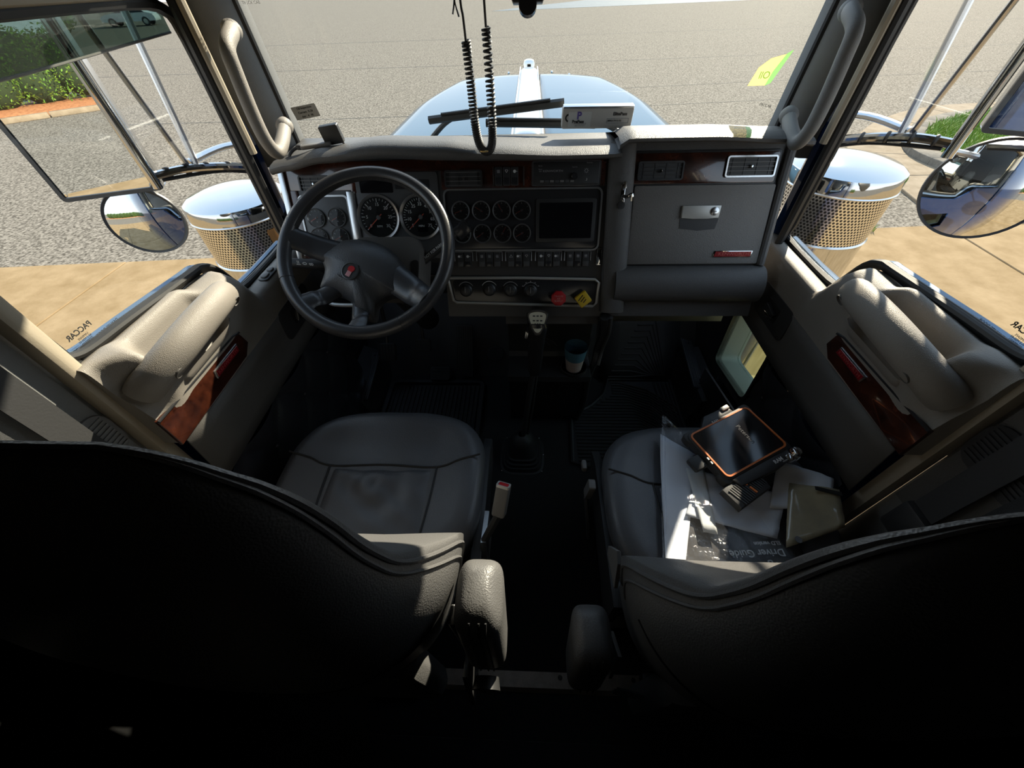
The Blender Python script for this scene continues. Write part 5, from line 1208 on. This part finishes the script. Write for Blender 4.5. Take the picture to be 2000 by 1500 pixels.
# tan laminated document with a hole
ld = drape(quad((.566, .328), (.70, .368), (.735, .458), (.636, .480)), 8, 8, .0365, .0006, 12).build('laminated_document', sleeve_m, thick=.0012); tag(ld, 'tan laminated document with a punched hole by the passenger door side', 'document')
G().prism(rrect(.055, .010, .001), 0, .0015, frame(onseat(.705, .452, .0395), (.9, -.25, 0), (.25, .9, 0))).build('dark_bar', black_ink, ld)
G().lathe([(0, 0), (.0075, 0), (.0075, .0012)], 20, Matrix.Translation(onseat(.598, .345, .0385))).build('punched_hole', chrome_soft, ld)
# rugged tablet
tb = thing('rugged_tablet', 'black rugged tablet with orange rim lying on the passenger seat', 'tablet', onseat(.53, .57))
ax = Vector((.170, .088, .012)); ay = Vector((-.068, .095, .006))
TM = frame((.528, .572, .598), ax, ay)
W_, H_ = .205, .145
body = G(TM).prism(rrect(W_, H_, .018), -.018, .006, bev=.005).build('case', rubber, tb)
ringprism(G(TM), rrect(W_ - .012, H_ - .012, .013), rrect(W_ - .020, H_ - .020, .010), .004, .009).build('orange_rim', orange_pl, tb)
G(TM).prism(rrect(W_ - .021, H_ - .021, .010), .003, .0072).build('screen', screen_m, tb)
for (a, b) in ((-1, -1), (-1, 1), (1, -1), (1, 1)): G(TM).prism(rrect(.034, .034, .012, cx=a * (W_ / 2 - .012), cy=b * (H_ / 2 - .012)), -.020, .002, bev=.004).build('corner_bumper', rubber, tb)
G(TM).prism([(-.05, 0), (.06, 0), (.055, .022), (-.02, .024)], -.012, .004, Matrix.Translation((.0, H_ / 2 - .002, 0)), bev=.004).build('upper_clamp', plastic, tb)
G(TM).box((.045, H_ / 2 + .016, .004), (.024, .012, .010), bev=.003).build('clamp_catch', silver_pl, tb)
G(TM).prism([(-.09, 0), (.10, 0), (.10, -.022), (.03, -.03), (-.08, -.024)], -.012, .004, Matrix.Translation((.0, -H_ / 2 + .002, 0)), bev=.004).build('lower_clamp', plastic, tb)
text('RAM', .013, TM @ Matrix.Translation((.045, -H_ / 2 - .012, .0046)), white_ink, tb, bold=.0003); text('RAM', .010, TM @ Matrix.Translation((-.01, H_ / 2 - .006, .0098)), white_ink, tb)
text('MOUNTS', .005, TM @ Matrix.Translation((.062, -H_ / 2 - .020, .0046)), white_ink, tb)
G(TM).lathe([(0, .012), (.010, .010), (.016, .0), (.016, -.012)], 20, Matrix.Translation((W_ / 2 - .008, -H_ / 2 - .016, .008))).build('chrome_knob', chrome, tb)
G(TM).box((W_ / 2 - .020, -H_ / 2 - .020, .004), (.035, .020, .012), bev=.004).build('lock_plate', chrome, tb)
for k in range(2): G(TM).box((-W_ / 2 + .003, -.018 + .012 * k, .0072), (.005, .007, .001)).build('side_light', white_ink, tb)
G(TM).box((-W_ / 2 - .022, .0, -.008), (.035, .036, .016), bev=.005).build('cable_plug', rubber, tb)
text('Peterson', .016, TM @ Matrix.Translation((.03, .004, .0075)) @ Matrix.Rotation(R(-90), 4, 'Z'), mat('faint_screen_print', (.05, .05, .055), .3), tb)
# hand microphone / ribbed grip block
mc = thing('speaker_microphone', 'black ribbed hand microphone with orange bars on the white paper', 'microphone', onseat(.52, .455))
MM = frame((.515, .452, .578), (.095, .060, 0), (-.04, .09, 0))
G(MM).prism([(-.055, -.028), (.05, -.028), (.056, .022), (-.02, .030), (-.055, .026)], -.012, .008, bev=.006).build('body', rubber, mc)
for k in range(14):
    if k in (7,): continue
    G(MM).box((-.042 + k * .0066, 0, .0088), (.0032, .044, .003), Matrix.Rotation(R(8), 4, 'Z')).build('rib', plastic, mc)
for k in range(2): G(MM).box((.0035, -.012 + k * .024, .0098), (.005, .018, .003), Matrix.Rotation(R(8), 4, 'Z')).build('orange_bar', orange_pl, mc)
# ================================================================== THINGS BY THE WINDSCREEN
# coiled microphone lead hanging in a loop
cc = thing('coiled_cord', 'black coiled microphone cord hanging in a loop above the dashboard', 'cord', (-.11, 1.075, 1.12))
def coil(path, r, turns, wr):
    P = crom(path, 40); n = len(P); Q = []
    N = turns * 9
    for i in range(N + 1):
        f = i / N * (n - 1); k = min(int(f), n - 2); c = P[k].lerp(P[k + 1], f - k); d_ = (P[min(k + 1, n - 1)] - P[max(k - 1, 0)]).normalized()
        a = Vector((0, 1, 0)); a = (a - d_ * a.dot(d_)).normalized(); b = d_.cross(a); w = 2 * PI * i / 9
        Q.append(c + a * (r * math.cos(w)) + b * (r * math.sin(w)))
    return G().tube(Q, wr, 5)
coil([(-.136, 1.075, 1.325), (-.133, 1.075, 1.25), (-.131, 1.075, 1.18), (-.124, 1.075, 1.135), (-.108, 1.075, 1.118), (-.094, 1.075, 1.13), (-.090, 1.075, 1.17), (-.090, 1.075, 1.25), (-.092, 1.075, 1.345)], .0085, 84, .0026).build('coil', rubber, cc)
G().tube(crom([(-.136, 1.075, 1.325), (-.138, 1.08, 1.36), (-.142, 1.09, 1.42), (-.14, 1.15, 1.70)], 6), .0026, 8).build('lead', rubber, cc)
G().tube(crom([(-.092, 1.075, 1.345), (-.093, 1.08, 1.38), (-.095, 1.09, 1.44), (-.10, 1.15, 1.70)], 6), .0026, 8).build('lead', rubber, cc)
G().tube(crom([(-.150, 1.08, 1.44), (-.152, 1.078, 1.39), (-.146, 1.075, 1.362)], 4), .0035, 6, flat=.5).build('tie_end', rubber, cc)
G().tube(crom([(-.146, 1.08, 1.44), (-.152, 1.078, 1.39), (-.158, 1.075, 1.366)], 4), .0035, 6, flat=.5).build('tie_end', rubber, cc)
G().tube([(-.112 + .012 * math.cos(a), 1.075 + .012 * math.sin(a), 1.121) for a in [2 * PI * k / 14 for k in range(14)]], .0025, 6, closed=True).build('brass_clip', mat('brass', (.55, .40, .18), .3, .9), cc)
# dash camera at the top centre
dc = thing('dash_camera', 'black camera hanging at the top centre of the windscreen', 'camera', (-.006, 1.12, 1.367))
G().prism([(-.037, .0), (-.030, -.014), (.030, -.014), (.037, .0), (.037, .035), (-.037, .035)], -.025, .025, frame((-.006, 1.105, 1.390), (1, 0, 0), (0, .1, 1)), bev=.006).build('housing', plastic, dc)
G().lathe([(.018, 0), (.018, .012), (.012, .014), (0, .012)], 20, frame((-.006, 1.085, 1.372), (1, 0, 0), (0, .5, 1))).build('lens_barrel', plastic_gloss, dc)
G().tube([(-.006, 1.115, 1.42), (-.006, 1.20, 1.50), (-.006, 1.255, 1.56)], .010, 8).build('mount_arm', plastic, dc)
# toll transponder on the glass
tp = thing('toll_transponder', 'white toll transponder box with printed logos stuck low on the windscreen', 'transponder', (.18, 1.27, 1.115))
PM = frame((.184, 1.255, 1.144), (1, .02, -.01), (0, -.14, 1))
G(PM).prism(rrect(.192, .052, .006), -.016, .004, bev=.004).build('body', box_white, tp)
G(PM).box((0, .026, -.006), (.190, .006, .022), bev=.003).build('top_ridge', chrome_soft, tp)
lb = G(PM).prism(rrect(.062, .036, .002, cx=-.048, cy=-.002), .0038, .0046).build('logo_label', paper_cream, tp)
text('P', .024, PM @ Matrix.Translation((-.050, .007, .0048)), mat('purple_print', (.16, .12, .40), .5), lb, bold=.001)
text('PrePass', .0105, PM @ Matrix.Translation((-.052, -.007, .0048)), black_ink, lb, bold=.0004); text('MEMBER SINCE\n888-773-7277', .005, PM @ Matrix.Translation((-.046, -.0145, .0048)), dim_ink, lb)
text('ElitePass', .011, PM @ Matrix.Translation((.060, .010, .0044)), black_ink, tp, bold=.0003)
ringprism(G(PM), rrect(.060, .012, .001, cx=.056, cy=-.006), rrect(.057, .0095, .001, cx=.056, cy=-.006), .004, .0046).build('print_frame', dim_ink, tp)
text('8802-7412-55', .0065, PM @ Matrix.Translation((.048, -.006, .0044)), black_ink, tp)
G(PM).lathe([(.006, .004), (.010, .004), (.010, .0046), (.006, .0046)], 14, Matrix.Translation((-.078, .002, 0)), a0=R(100), a1=R(260)).build('speaker_mark', black_ink, tp)
# black box on a stalk and its lead at the left of the dash
bx_ = thing('gps_puck', 'small black square receiver standing on the dash by the left pillar', 'receiver', (-.53, 1.18, 1.10))
G(frame((-.532, 1.175, 1.137), (1, .05, .12), (-.10, -.15, 1))).prism(rrect(.052, .046, .004), -.007, .007, bev=.002).build('body', plastic, bx_)
G().tube([(-.508, 1.18, 1.116), (-.512, 1.18, 1.102)], .003, 6).build('foot', plastic, bx_)
sd = thing('sensor_bar', 'thin dark sensor bar with cable lying on the left end of the dash', 'sensor', (-.58, 1.17, 1.10))
G(frame((-.580, 1.165, 1.114), (1, .03, .10), (0, 1, 0))).box((0, 0, 0), (.085, .02, .010), bev=.004).build('body', plastic_grey, sd)
G().tube(crom([(-.62, 1.165, 1.112), (-.64, 1.16, 1.108), (-.655, 1.15, 1.096), (-.662, 1.15, 1.07)], 5), .004, 8).build('cable', rubber, sd)
G().box((-.628, 1.165, 1.111), (.016, .014, .013), bev=.004).build('plug', rubber, sd)
flush_texts()
